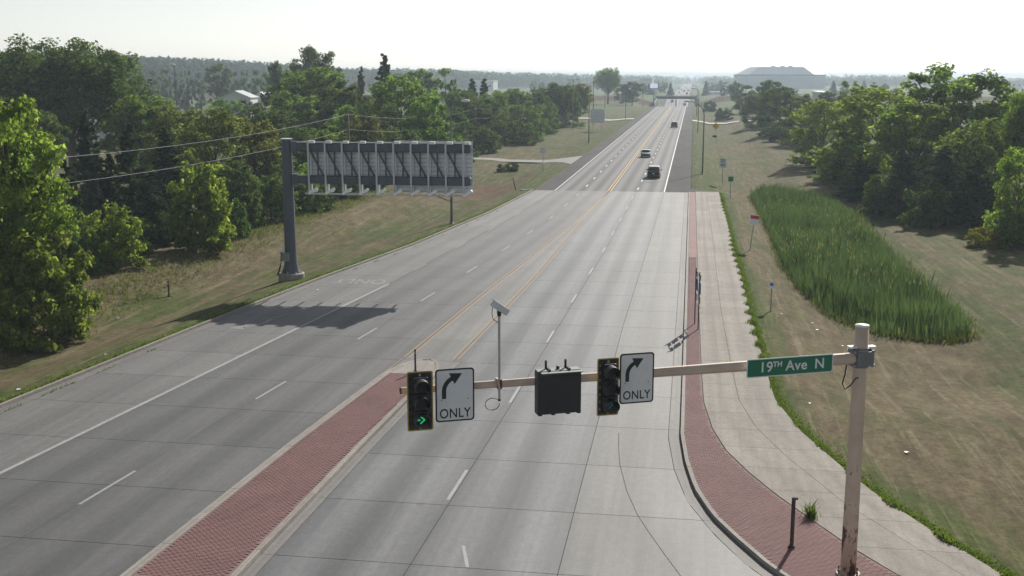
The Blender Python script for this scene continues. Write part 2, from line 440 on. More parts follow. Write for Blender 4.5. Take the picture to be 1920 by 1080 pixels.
# ------------------------------------------------------------------ ground
def build_ground():
    ys = np.unique(np.concatenate([np.arange(4, 170, 1.0), np.arange(170, 320, 2.0), np.arange(320, 560, 5.0), np.arange(560, 900, 4.0),
                                   np.arange(900, 1600, 25.0), np.arange(1600, 4000, 150.0), np.arange(4000, 9001, 500.0), [150.98, 151.02]]))
    ds = np.concatenate([[0, .3, .6], np.arange(1, 24, .8), np.arange(24, 60, 2.0), np.geomspace(60, 3200, 40)])
    nd = len(ds); rows = []
    for Y in ys:
        l, r_ = XL(Y), XR(Y); z0 = road_z(Y) - (.30 if Y < 165 else .12)
        row = [(l - d, Y, gz(l - d - 1e-4, Y)) for d in ds[::-1]] + [(l + .02, Y, z0), (r_ - .02, Y, z0)] + [(r_ + d, Y, gz(r_ + d + 1e-4, Y)) for d in ds]
        rows.append(row)
    V = np.array(rows); nr, nc = V.shape[:2]
    idx = np.arange(nr * nc).reshape(nr, nc)
    Fq = np.stack([idx[:-1, :-1], idx[:-1, 1:], idx[1:, 1:], idx[1:, :-1]], -1).reshape(-1, 4)
    me = bpy.data.meshes.new('ground'); me.from_pydata(V.reshape(-1, 3).tolist(), [], Fq.tolist())
    me.materials.append(MATS['dry_grass'])
    P = V.reshape(-1, 3); green = np.zeros(len(P)); bare = np.zeros(len(P)); field = np.zeros(len(P))
    for i, (x, y, z) in enumerate(P):
        l, r_ = XL(y), XR(y)
        if x < l:
            d = l - x
            if y < 151: g = .85 * math.exp(-(d / 2.6) ** 2) + .42 * math.exp(-((d - 9.5) / 2.6) ** 2) * sstep(60, 80, y)
            else: g = .9 * math.exp(-(d / 3.5) ** 2) + .35 + .2 * wob(x * .6, y * .3)
            if 150 < y < 176 and 3 < d < 16: bare[i] = .9 * sstep(3, 6, d) * (1 - sstep(11, 16, d)) * (1 - sstep(166, 176, y)) * sstep(150, 156, y)
            bare[i] = max(bare[i], .75 * math.exp(-((d - 5.6) / 1.2) ** 2) * sstep(76, 90, y) * (1 - sstep(128, 142, y)))
            bare[i] = max(bare[i], .55 * math.exp(-((d - 5.2) / 2.4) ** 2) * (1 - sstep(56, 74, y)))
        else:
            d = x - r_
            if y < 151: g = .95 * math.exp(-(d / (1.1 if y > 46 else 1.9)) ** 2) + .30 * sstep(8, 13, d) + .12 * wob(x, y)
            else: g = .85 * math.exp(-(d / 3.5) ** 2) + .28 + .2 * wob(x * .7, y * .3)
        far = sstep(380, 620, y)
        green[i] = g * (1 - far) + .6 * far
        field[i] = sstep(430, 640, math.hypot(x, y)) * .9
        if x < -90 and 330 < y < 430: bare[i] = .8
        if 706 < y < 738 and (x < l or x > r_): bare[i] = .85; field[i] = 0
    for n, a in (('green', green), ('bare', bare), ('field', field)): set_attr(me, n, a)
    me.polygons.foreach_set('use_smooth', [True] * len(me.polygons))
    tag(link('ground', me), kind='structure')
build_ground()

# ------------------------------------------------------------------ pavements
def strip_slab(name, xa, xb, y0, y1, z0, z1, mat, parent, gap=.014, cuts=1, attr=True, skew=0.0, ga=None, gb=None):
    """one slab between plan lines xa(Y)..xb(Y)"""
    ga = gap if ga is None else ga; gb = gap if gb is None else gb
    n = cuts + 1; mb = MB(); ys = np.linspace(y0 + gap, y1 - gap, n); us = []
    for z in (z1, z0):
        for Y in ys:
            a, b = xa(Y) + ga, xb(Y) - gb
            mb.v += [(a, Y, z), (b, Y, z)]; us += [0, 1]
    for i in range(n - 1):
        a = 2 * i; mb.f.append((a, a + 1, a + 3, a + 2))
    e = 2 * n
    for i in range(n - 1):
        mb.f.append((2 * i + 2, e + 2 * i + 2, e + 2 * i, 2 * i)); mb.f.append((2 * i + 1, e + 2 * i + 1, e + 2 * i + 3, 2 * i + 3))
    mb.f.append((0, e, e + 1, 1)); mb.f.append((e - 2, e - 1, 2 * e - 1, 2 * e - 2))
    mb.mi = [0] * len(mb.f)
    me = mb.mesh(name, mat)
    if attr: set_attr(me, 'u', us)
    return link(name, me, parent)

def band(name, xa, xb, ys, z, mat, parent=None, zf=None, kind=None):
    mb = MB()
    for Y in ys:
        zz = z + (zf(Y) if zf else 0); mb.v += [(xa(Y), Y, zz), (xb(Y), Y, zz)]
    mb.f = [(2 * i, 2 * i + 1, 2 * i + 3, 2 * i + 2) for i in range(len(ys) - 1)]; mb.mi = [0] * len(mb.f)
    o = mb.obj(name, mat, parent)
    if kind: tag(o, kind=kind)
    return o

JOINT0, JSTEP = 37.4, 5.05
def joints(y0, y1):
    k = math.ceil((y0 - JOINT0) / JSTEP); ys = [y0]
    while JOINT0 + k * JSTEP < y1 - .8:
        if JOINT0 + k * JSTEP > y0 + .8: ys.append(JOINT0 + k * JSTEP)
        k += 1
    return ys + [y1]

def build_concrete_road():
    road = tag(band('concrete_road', lambda Y: LC(Y) + .02, lambda Y: CU(Y) - .02, list(np.arange(10, 152, 1.0)), -.028, 'joint_filler'), kind='structure')
    LG = lambda Y: LC(Y) + .55
    MLg, MRg = (lambda Y: ML(Y) - .04), (lambda Y: MR(Y) + .42)
    off = lambda f, d: (lambda Y: f(Y) + d)
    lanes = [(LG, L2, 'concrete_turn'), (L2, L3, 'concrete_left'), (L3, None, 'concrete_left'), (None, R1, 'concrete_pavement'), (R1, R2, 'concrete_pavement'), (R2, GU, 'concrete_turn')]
    js = joints(12.0, CONC_END)
    for xa, xb, m in lanes:
        for y0, y1 in zip(js[:-1], js[1:]):
            a, b = xa, xb
            if a is None: a = MRg if y1 < 58 else MR
            if b is None: b = MLg if y1 < 58.5 else ML
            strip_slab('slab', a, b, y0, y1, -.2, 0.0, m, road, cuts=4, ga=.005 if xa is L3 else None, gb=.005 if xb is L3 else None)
    for y0, y1 in zip(js[:-1], js[1:]):                     # painted-out centre strip beyond the median
        if y0 > 55.5: y0 = max(y0, 57.75); strip_slab('slab', ML, MR, y0, y1, -.2, 0.0, 'concrete_turn', road, cuts=3, gap=.008)
    strip_slab('slab', lambda Y: ML(Y) - .03, MR, 53.0, 57.74, -.2, -.001, 'concrete_turn', road, cuts=3, gap=.004)
    for y0, y1 in zip(js[:-1], js[1:]):                     # gutters
        strip_slab('gutter_slab', LC, LG, y0, y1, -.2, .004, 'concrete_gutter', road, gap=.008, cuts=4)
        strip_slab('gutter_slab', GU, CU, y0, y1, -.2, .004, 'concrete_gutter', road, gap=.008, cuts=6)
        if y1 < 58.5: strip_slab('gutter_slab', MR, MRg, y0, y1, -.2, .004, 'concrete_gutter', road, gap=.008, cuts=3)
    # kerbs
    for nm, f, d0, d1, y0, y1 in (('left', LC, -.20, 0, 12, 150.0), ('right', CU, 0, .18, 12, 150.5)):
        k = None
        root = tag(link('kerb_%s' % nm, None), kind='structure')
        js2 = joints(y0, y1)
        for a, b in zip(js2[:-1], js2[1:]):
            strip_slab('kerbstone', off(f, d0), off(f, d1), a, b, -.2, .15, 'kerb_concrete', root, gap=.012, cuts=6)
    return road
ROAD = build_concrete_road()

BR_W, BR_H = .2, .1
def bricks(parent, xa, xb, y0, y1, z, n_single):
    """running-bond bricks, courses across the strip; the nearest ones are separate parts, the rest one part"""
    base = MB()
    b, t_ = .0, .0
    w, h = BR_W - .022, BR_H - .020
    vs = [(-w / 2, -h / 2, 0), (w / 2, -h / 2, 0), (w / 2, h / 2, 0), (-w / 2, h / 2, 0), (-w / 2 + .008, -h / 2 + .008, .011), (w / 2 - .008, -h / 2 + .008, .011), (w / 2 - .008, h / 2 - .008, .011), (-w / 2 + .008, h / 2 - .008, .011)]
    fs = [(4, 5, 6, 7), (0, 1, 5, 4), (1, 2, 6, 5), (2, 3, 7, 6), (3, 0, 4, 7)]
    base.add(vs, fs); me = base.mesh('brick', 'brick')
    cells = []; row = 0; Y = y0
    while Y < y1:
        a, c = xa(Y), xb(Y); X = a + (.5 * BR_W if row % 2 == 0 else BR_W * .999)
        while X < c - BR_W * .4:
            cells.append((X, Y)); X += BR_W
        Y += BR_H; row += 1
    cells.sort(key=lambda q: q[0] ** 2 + q[1] ** 2 if q[1] > 32.5 else 1e9)
    for X, Y in cells[:n_single]:
        link('brick', me, parent, (X, Y, z + rng.uniform(-.003, .003)))
    rest = np.array(cells[n_single:]); n = len(rest)
    V = np.array(vs)[None] + np.concatenate([rest, z + rng.uniform(-.003, .003, (n, 1))], 1)[:, None]
    Fi = np.array(fs)[None] + (np.arange(n) * 8)[:, None, None]
    m2 = bpy.data.meshes.new('brick_field'); m2.from_pydata(V.reshape(-1, 3).tolist(), [], Fi.reshape(-1, 4).tolist()); m2.materials.append(MATS['brick'])
    tag(link('brick_field', m2, parent), kind='stuff')

def build_sidewalk():
    ys = list(np.arange(12, 151.1, .7))
    verge = tag(band('brick_verge', lambda Y: CU(Y) + .18, lambda Y: BR(Y) - .03, ys, .138, 'brick_bed'), kind='structure')
    bricks(verge, lambda Y: CU(Y) + .20, lambda Y: BR(Y) - .05, 30.0, 95.0, .140, 300)
    far = band('brick_field', lambda Y: CU(Y) + .19, lambda Y: BR(Y) - .045, [95, 110, 130, 150.4], .150, 'brick', verge); tag(far, kind='stuff')
    walk = tag(band('sidewalk', lambda Y: BR(Y) - .03, WR, ys, .12, 'joint_filler'), kind='structure')
    step = 2.4; Y = 14.0
    while Y < 150.5:
        y1 = min(Y + step, 150.9)
        for a, b in ((BR, WM), (WM, WR)):
            strip_slab('paving_slab', a, b, Y, y1, -.1, .15, 'walk_concrete', walk, gap=.009, cuts=4)
        Y = y1
build_sidewalk()

def build_median():
    nose = lambda Y: max(0.0, 1 - ((Y - 53.6) / 4.0) ** 2) ** .5 if Y > 53.6 else 1.0
    mid = lambda Y: (ML(Y) + MR(Y)) / 2
    half = lambda Y: (MR(Y) - ML(Y)) / 2 * nose(Y)
    A, B = (lambda Y: mid(Y) - half(Y)), (lambda Y: mid(Y) + half(Y))
    ys = list(np.arange(MED_NEAR, 53.6, 1.2)) + list(np.linspace(53.6, 57.55, 14))
    isl = tag(band('median_island', lambda Y: A(Y) + .1, lambda Y: B(Y) - .1 if B(Y) - A(Y) > .25 else A(Y) + .11, ys, .120, 'brick_bed'), kind='structure')
    ia, ib = (lambda Y: min(A(Y) + .36, mid(Y))), (lambda Y: max(B(Y) - .22, mid(Y)))
    bricks(isl, lambda Y: ia(Y) + .03, lambda Y: ib(Y) - .03, 30.0, 54.2, .130, 300)
    band('brick_field', lambda Y: ia(Y) + .02, lambda Y: ib(Y) - .02, list(np.arange(12, 30.2, 1.0)), .142, 'brick', isl)
    js = [y for y in joints(MED_NEAR, 53.4)] + [55.8, 57.5]
    for y0, y1 in zip(js[:-1], js[1:]):
        strip_slab('kerbstone', A, lambda Y: min(A(Y) + .36, mid(Y)), y0, y1, -.1, .15, 'kerb_concrete', isl, gap=.01, cuts=8)
        strip_slab('kerbstone', lambda Y: max(B(Y) - .22, mid(Y) + .012), B, y0, y1, -.1, .15, 'kerb_concrete', isl, gap=.01, cuts=8)
    strip_slab('nose_slab', ia, ib, 54.3, 57.2, -.1, .147, 'kerb_concrete', isl, gap=.01, cuts=8)
build_median()

def build_asphalt():
    ys = list(np.arange(151.0, 560, 12)) + list(np.arange(560, 900, 5)) + list(np.arange(900, 4001, 80))
    k = lambda c: (lambda Y: c)
    road = tag(band('asphalt_road', k(EYL - .12), k(EYR + .14), ys, -.004, 'asphalt_lanes', zf=road_z), kind='structure')
    band('road_shoulder', k(AL), k(EYL - .12), ys, -.006, 'asphalt_shoulder', road, zf=road_z)
    band('road_shoulder', k(EYR + .14), k(AR), ys, -.006, 'asphalt_shoulder', road, zf=road_z)
    # markings of the asphalt part
    for x, w, m in ((EYL, .11, 'white_paint'), (EYR, .15, 'white_paint'), (EYC - .19, .13, 'yellow_paint'), (EYC + .19, .13, 'yellow_paint')):
        band('edge_line', k(x - w / 2), k(x + w / 2), [151.02] + [y for y in ys[1:] if y < 1000], .004, m, road, zf=road_z)
    dm = MB(); dm.v = [(-.075, 0, 0), (.075, 0, 0), (.075, 3.05, 0), (-.075, 3.05, 0)]; dm.f = [(0, 1, 2, 3)]; dm.mi = [0]; dm = dm.mesh('lane_dash', 'white_paint')
    for x, y0 in ((-14.4, 156.9), (-7.08, 153.7)):
        Y = y0
        while Y < 580:
            link('lane_dash', dm, road, (x, Y, .004)); Y += 12.19
    # aprons at the sides
    mb = MB(); z = .004
    mb.add([(AR - .02, 151.0, .13), (3.75, 150.95, .135), (AR - .02, 156.2, -.008)], [(0, 1, 2)]); mb.obj('path_apron', 'asphalt_shoulder', road)
build_asphalt()

def ground_sheet(name, pts, mat, lift=.03, n=14):
    """strip laid over the grass between two polylines"""
    (a0, a1), (b0, b1) = pts; mb = MB()
    for i in range(n + 1):
        t = i / n
        for p, q in ((a0, a1), (b0, b1)):
            X = p[0] + (q[0] - p[0]) * t; Y = p[1] + (q[1] - p[1]) * t
            mb.v.append((X, Y, gz(X, Y) + lift))
    mb.f = [(2 * i, 2 * i + 1, 2 * i + 3, 2 * i + 2) for i in range(n)]; mb.mi = [0] * n
    return tag(mb.obj(name, mat), kind='structure')

def build_side_paths():
    mb = MB()
    # gravel side road on the left, fanning out where it meets the shoulder
    n = 24
    for i in range(n + 1):
        X = AL - .01 - i / n * 46; s = i / n
        fl = .6 * math.exp(-(AL - X) / 2.6)
        y0, y1 = 201.5 + 3.4 * (1 - fl) - 9 * fl + 2.5 * s, 212.3 - 1.9 * (1 - fl) + 13 * fl + 2.5 * s
        for Y in np.linspace(y0, y1, 4): mb.v.append((X, Y, max(gz(X, Y), -.35) + .05))
    for i in range(n):
        for j in range(3):
            a = i * 4 + j; mb.f.append((a, a + 1, a + 5, a + 4))
    mb.mi = [0] * len(mb.f); tag(mb.obj('side_road', 'gravel'), kind='structure')
    ground_sheet('path', (((AR, 396), (40, 398)), ((AR, 404.5), (40, 405))), 'pale_path', .25)
    ground_sheet('path', (((AL, 408), (-60, 414)), ((AL, 417), (-60, 421))), 'pale_path', .25)
build_side_paths()

# ------------------------------------------------------------------ markings on the concrete
def build_markings():
    root = ROAD
    def ln(name, f, y0, y1, w, mat, z=.004, off=0.0):
        ys = list(np.arange(y0, y1, 2.0)) + [y1]
        band(name, lambda Y: f(Y) + off - w / 2, lambda Y: f(Y) + off + w / 2, ys, z, mat, root)
    ln('solid_line', L2, 12, 79.7, .20, 'worn_white_paint')
    for k in range(4): ln('faint_dash', L2, 86 + k * 12.2, 89 + k * 12.2, .11, 'ghost_white_paint')
    for y0, y1 in ((23.8, 27), (35.4, 39.0), (49.2, 52.5), (62.0, 65.1), (73.7, 76.9), (85.4, 88.5), (97, 100), (107.8, 110.8), (120, 123), (132.3, 135.3), (144.5, 147.5)):
        ln('lane_dash', L3, y0, y1, .12, 'worn_white_paint')
    for y0, y1 in ((26, 29), (37.9, 41.1), (50.5, 53.5), (63, 66), (74.8, 77.8), (86.2, 89.2), (97.4, 100.3), (108.4, 111.5), (119.3, 122.2), (130.3, 133.4), (141.6, 144.9)):
        ln('lane_dash', R1, y0, y1, .13, 'worn_white_paint', off=-.12)
    for o_ in (-.12, .16): ln('yellow_line', ML, 58.2, 151, .12, 'worn_yellow_paint', off=o_)
    for o_ in (-.16, .12): ln('yellow_line', MR, 58.2, 151, .12, 'worn_yellow_paint', off=o_)
    ln('yellow_line', ML, 40, 58, .07, 'worn_yellow_paint', off=-.12)
    ln('curved_dash', lambda Y: -6.75 - .28 * (Y - 33.1), 32.4, 34.0, .12, 'worn_white_paint')
    # lettering for the traffic coming towards us, upside down from here
    me = text_mesh('ONLY', 2.6, 'ghost_white_paint', 0.0, bold=.03); me.transform(Matrix.Diagonal((.55, 1.0, 1, 1)))
    o = link('pavement_word', me, root, (-24.3, 80.4, .006)); o.rotation_euler = (0, 0, math.pi + .06)
    mb = MB(); pts = [(0, 0), (.1, 1.0), (.45, 1.9), (1.1, 2.5)]
    for i in range(3):
        (x0, y0), (x1, y1) = pts[i], pts[i + 1]; w = .13
        mb.add([(x0 - w, y0, 0), (x0 + w, y0, 0), (x1 + w, y1, 0), (x1 - w, y1, 0)], [(0, 1, 2, 3)])
    mb.add([(.9, 3.0, 0), (1.0, 1.75, 0), (2.0, 2.75, 0)], [(0, 1, 2)])
    o = mb.obj('pavement_arrow', 'ghost_white_paint', root); o.location = (-26.0, 66.5, .006); o.rotation_euler = (0, 0, math.pi + .1)
def sealed_joint():
    pts = [at_z(x, y) for x, y in ((1160, 812), (1160, 840), (1162, 870), (1175, 920), (1195, 965), (1218, 1000), (1245, 1038), (1280, 1085))]; mb = MB()
    for p in pts: mb.v += [(p[0] - .014, p[1], .003), (p[0] + .014, p[1], .003)]
    mb.f = [(2 * i, 2 * i + 1, 2 * i + 3, 2 * i + 2) for i in range(len(pts) - 1)]; mb.mi = [0] * len(mb.f); mb.obj('sealed_joint', 'joint_filler', ROAD)
build_markings()
sealed_joint()

# ------------------------------------------------------------------ signal mast with its signs
ARM_A, ARM_B = Vector((4.88, 33.3, 6.97)), Vector((-7.37, 27.83, 6.97))
ARM_RZ = math.atan2(ARM_A.y - ARM_B.y, ARM_A.x - ARM_B.x)
ARM_D = (ARM_A - ARM_B).normalized(); ARM_N = Vector((ARM_D.y, -ARM_D.x, 0))        # towards the traffic
def on_arm(px, py, off):
    """place seen at a pixel, in the upright plane standing 'off' metres in front of the arm"""
    d = Vector(pdir(px, py)); p0 = ARM_A + ARM_N * off; c = Vector(CAM)
    return c + d * ((p0 - c).dot(ARM_N) / d.dot(ARM_N))
def mpp(P): return depth(P) / F_PX                         # metres per photo pixel there

def rounded(w, h, r_, n=5):
    out = []
    for cx, cy, a0 in ((w / 2 - r_, h / 2 - r_, 0), (-w / 2 + r_, h / 2 - r_, 90), (-w / 2 + r_, -h / 2 + r_, 180), (w / 2 - r_, -h / 2 + r_, 270)):
        for i in range(n): a = R(a0 + 90 * i / (n - 1)); out.append((cx + r_ * math.cos(a), cy + r_ * math.sin(a)))
    return out
XZ = lambda a, b, d: (a, d, b)                             # plate standing, d along local Y (front is -Y)

def build_mast():
    top = 7.92; bx, by = 5.1, 33.45
    t = thing('signal_mast', 'rusty tan steel signal pole with long arm over the lanes', 'signal pole', (bx, by, .15))
    tp = MB(); tp.tube([(0, 0, .08), (0, 0, 2), (0, 0, 4), (0, 0, 6), (0, 0, top - .15)], [.235, .225, .215, .205, .2], 24); tp.obj('pole', 'tan_steel', t, True)
    cap = MB(); cap.lathe([(.205, top - .16), (.212, top - .15), (.205, top - .12), (.02, top - .10)], 24); cap.obj('pole_cap', 'white_metal', t, True)
    fl = MB(); fl.lathe([(.36, 0), (.36, .05), (.24, .055), (.235, .09)], 20); fl.obj('base_plate', 'tan_steel', t)
    for i in range(6):
        a = i * math.pi / 3 + .4; b = MB(); b.tube([(.31 * math.cos(a), .31 * math.sin(a), .05), (.31 * math.cos(a), .31 * math.sin(a), .17)], .028, 6); b.obj('anchor_bolt', 'rust_steel', t)
    o = Vector((bx, by, .15)); A = ARM_A - o; B = ARM_B - o
    arm = MB(); n = 8
    pts = [A.lerp(B, i / n) for i in range(n + 1)]; pts[0] = A + ARM_D * .08
    arm.tube(pts, [.175 - .085 * i / n for i in range(n + 1)], 8, phase=math.pi / 8); ao = arm.obj('mast_arm', 'tan_steel', t)
    ec = MB(); ec.tube([B - ARM_D * .03, B + ARM_D * .0], [.094, .094], 8, phase=math.pi / 8); ec.obj('arm_end_cap', 'rust_steel', ao)
    # clamp round the pole where the arm is bolted on
    cl = MB(); z = A.z
    for dz in (-.28, .26): cl.lathe([(.235, z + dz), (.245, z + dz + .02), (.235, z + dz + .05)], 20)
    q = Matrix.Rotation(ARM_RZ, 3, 'Z')
    cl.box(Vector((0, 0, z)) - ARM_D * .25, (.06, .46, .52), ARM_RZ); cl.box(Vector((0, 0, z)) + ARM_D * .27, (.05, .5, .5), ARM_RZ)
    for s in (-1, 1): cl.box(Vector((0, 0, z)) + ARM_N * .23 * s, (.5, .05, .44), ARM_RZ)
    cl.obj('arm_clamp', 'lamp_steel', t)
    for s in (-1, 1):
        for dz in (-.2, .2):
            b = MB(); p = Vector((0, 0, z + dz)) + ARM_N * .2 * s
            b.tube([p - ARM_D * .33, p + ARM_D * .36], .025, 6); b.obj('clamp_bolt', 'galvanized', t)
    for dd, dz in ((-.28, .33), (.32, .30)): pl = MB(); pl.box(Vector((0, 0, z + dz)) + ARM_D * dd, (.26, .2, .06), ARM_RZ); pl.obj('clamp_plate', 'white_metal', t)
    ca = MB(); p0 = A - ARM_D * .28 + Vector((0, 0, -.16)) + ARM_N * .1
    ca.tube([p0, p0 + Vector((-.04, -.05, -.3)), p0 + Vector((-.1, -.05, -.55)), p0 + Vector((-.02, -.05, -.72)), p0 + Vector((.14, -.04, -.6)), p0 + Vector((.27, 0, -.4)), p0 + Vector((.36, .05, -.38))], .022, 6)
    ca.obj('cable', 'black_plastic', t, True)
build_mast()

ARROW = None
def only_sign(px0, py0, px1, py1, label):
    off = .30; c = on_arm((px0 + px1) / 2, (py0 + py1) / 2, off); k = mpp(c)
    w = (px1 - px0) * k / .95; h = (py1 - py0) * k / .968
    t = thing('turn_sign', label, 'road sign', c, ARM_RZ, 'right turn only signs on the arm')
    b = MB(); b.prism(rounded(w, h, .09), .0, .012, XZ); b.obj('border', 'sign_black', t)
    f = MB(); f.prism(rounded(w - .085, h - .085, .065), -.004, -.0005, XZ); f.obj('face', 'sign_white', t)
    # bent arrow: shaft up, curving right, triangular head
    s = w / 1.08; pa = []; s_txt = s; s *= 1.06
    wd = .056 * s
    path = [(-.27, -.215), (-.27, -.02)] + [(-.27 + .36 * (1 - math.cos(a)), -.02 + .36 * math.sin(a)) for a in np.linspace(.15, 1.18, 9)]
    path = [Vector((x * s, z * s, 0)) for x, z in path]
    L, Rr = [], []
    for i, p in enumerate(path):
        d = (path[min(i + 1, len(path) - 1)] - path[max(i - 1, 0)]).normalized(); nrm = Vector((-d.y, d.x, 0))
        L.append(p + nrm * wd); Rr.append(p - nrm * wd)
    m = MB(); n = len(path)
    for i in range(n): m.v += [(L[i].x, -.0065, L[i].y), (Rr[i].x, -.0065, Rr[i].y)]
    m.f = [(2 * i, 2 * i + 2, 2 * i + 3, 2 * i + 1) for i in range(n - 1)]; m.mi = [0] * len(m.f)
    e = path[-1]; d = (path[-1] - path[-2]).normalized(); nrm = Vector((-d.y, d.x, 0))
    hb = e - d * .02; tip = hb + d * .30 * s; h1 = hb + nrm * .165 * s; h2 = hb - nrm * .165 * s
    m.add([(h1.x, -.0065, h1.y), (h2.x, -.0065, h2.y), (tip.x, -.0065, tip.y)], [(0, 2, 1)])
    o = m.obj('arrow', 'sign_black', t); o.location = (-.015, 0, .13 * s); s = s_txt
    me = text_mesh('ONLY', .37 * s, 'sign_black', .001, xs=.84, bold=.004); me.transform(UPRIGHT)
    link('lettering', me, t, (.0, -.0065, -.52 * s))
    for x in (-.33, .33):
        b = MB(); b.box((x * s, .035, 0), (.05, .06, h * .9)); b.obj('bracket', 'galvanized', t)
        b = MB(); b.tube([(x * s * 1.1, -.004, -.12), (x * s * 1.1, -.012, -.12)], .016, 6); b.obj('rivet', 'sign_black', t)
    br = MB(); br.box((0, .15, -.0), (.12, .2, .16)); br.obj('mount', 'galvanized', t)
only_sign(817.5, 691, 888.5, 790, 'right turn only sign near the tip of the signal arm')
only_sign(1161.5, 662, 1226.5, 756, 'right turn only sign partly behind the middle signal head')

def signal_head(cx, cy, hw, hh, label, light):
    off = .42; c = on_arm(cx, cy, off); k = mpp(c)
    w, h = 2 * hw * k / .95, 2 * hh * k / .968
    t = thing('traffic_light', label, 'traffic light', c, ARM_RZ, 'traffic signal heads on the arm')
    b = MB(); b.prism(rounded(w, h, .05), .09, .10, XZ); b.obj('border', 'border_yellow', t)
    b = MB(); b.prism(rounded(w - .07, h - .07, .04), .085, .0895, XZ); b.obj('backplate', 'black_plastic', t)
    for s in (-1, 1):                                       # louvre slots along the plate
        for j in range(7):
            q = MB(); q.box((s * (w / 2 - .08), .083, -h / 2 + .2 + j * (h - .4) / 6), (.045, .003, .07)); q.obj('slot', 'dark_lens' if light == 'green_light' else 'grey_post', t)
    sec = h * .285
    for i in range(3):
        z = (1 - i) * sec
        hb = MB(); hb.box((0, 0, z), (w * .56, .165, sec - .012)); ho = hb.obj('housing', 'black_plastic', t); bevel(ho, .03)
        rr = sec * .40
        ln = MB(); ln.tube([(0, -.080, z), (0, -.092, z)], [rr, rr * .9], 24); lo = ln.obj('lens', 'dark_lens', t)
        v = MB(); nseg = 22; a0, a1 = R(-38), R(218)        # tunnel visor, open below
        for j in range(nseg + 1):
            a = a0 + (a1 - a0) * j / nseg; ln_ = .30 - .05 * (1 - math.sin(a)) * .5
            for rad in (rr + .012, rr):
                v.v += [(rad * math.cos(a), -.08, z + rad * math.sin(a)), (rad * math.cos(a), -.08 - ln_, z + rad * math.sin(a))]
        for j in range(nseg):
            a = 4 * j; v.f += [(a, a + 4, a + 5, a + 1), (a + 2, a + 3, a + 7, a + 6), (a + 1, a + 5, a + 7, a + 3)]
        v.mi = [0] * len(v.f); v.obj('visor', 'black_plastic', t)
        if i == 2:
            g = MB(); s = rr * .50; y = -.0935
            for (p, q) in (((-.25, .95), (.85, .0)), ((.85, .0), (-.25, -.95)), ((-1.0, 0), (-.55, .0))):
                p, q = Vector((p[0] * s, p[1] * s, 0)), Vector((q[0] * s, q[1] * s, 0)); d = (q - p).normalized() * .017; nn = Vector((-d.y, d.x, 0))
                pts = [p - d + nn, p - d - nn, q + d - nn, q + d + nn]
                g.add([(u_.x, y, z + u_.y) for u_ in pts], [(0, 1, 2, 3)])
            g.obj('arrow_light', light, t)
    br = MB(); br.box((0, .22, .36), (.10, .26, .10)); br.box((0, .10, 0.0), (.06, .05, h * .92)); br.obj('bracket', 'galvanized', t)
signal_head(789, 754, 23.5, 56, 'traffic light with lit green right arrow at the arm tip', 'green_light')
signal_head(1142, 727, 20.5, 54, 'traffic light with dim arrow between blank box and turn sign', 'dim_green_light')

def blank_box():
    c = on_arm(1046, 733, .33); k = mpp(c); w, h = 81 * k / .95, 80 * k / .968; dp = .30
    t = thing('blank_out_sign', 'dark square switched-off message box on the signal arm', 'message sign', c, ARM_RZ)
    b = MB(); b.box((0, .0, 0), (w, dp, h)); bevel(b.obj('cabinet', 'dark_box', t), .012)
    f = MB(); f.box((.0, -dp / 2 - .006, -.035), (w * .93, .012, h * .88)); f.obj('display_face', 'black_plastic', t)
    hd = MB(); hd.box((.03, -dp / 2 - .09, h / 2 - .012), (w * .93, .17, .02)); hd.obj('rain_hood', 'grey_post', t)
    tp = MB(); tp.box((0, .0, h / 2 + .008), (w * .97, dp * .96, .012)); tp.obj('top_plate', 'grey_post', t)
    for x in (-.3, .24):
        q = MB(); q.box((x * w / 1.2, .12, h / 2 + .12), (.05, .05, .25)); q.box((x * w / 1.2 + .04, -.0, h / 2 + .03), (.05, .3, .05)); q.obj('hanger_bracket', 'black_plastic', t)
    q = MB(); q.lathe([(.05, 0), (.05, .05), (.03, .09), (.005, .1)], 10, (0, .02, h / 2 + .012)); q.obj('sensor_knob', 'black_plastic', t)
    for x in (-.42, -.12, .22, .47):
        q = MB(); q.box((x * w, -.05, -h / 2 - .02), (.10, .1, .05)); q.obj('latch', 'black_plastic', t)
blank_box()

def street_sign():
    c = on_arm(1482, 686, .27); k = mpp(c); w, h = 171 * k / .955, 34.5 * k / .968
    t = thing('street_name_sign', 'green street name sign reading 19TH Ave N on the arm', 'street sign', c, ARM_RZ)
    b = MB(); b.prism(rounded(w, h, .05), 0, .012, XZ); b.obj('border', 'sign_white', t)
    f = MB(); f.prism(rounded(w - .06, h - .06, .04), -.004, -.0005, XZ); f.obj('face', 'sign_green', t)
    for body, size, x, z in (('19', .43, -.80, .0), ('TH', .22, -.425, .075), ('Ave', .43, .20, .0), ('N', .43, .97, .0)):
        me = text_mesh(body, size * h / .56, 'sign_white', .001, bold=.007); me.transform(UPRIGHT); link('lettering', me, t, (x * w / 2.85, -.006, z))
    for x in (-.8, .8):
        q = MB(); q.box((x, .07, 0), (.06, .12, h * .8)); q.obj('bracket', 'galvanized', t)
street_sign()

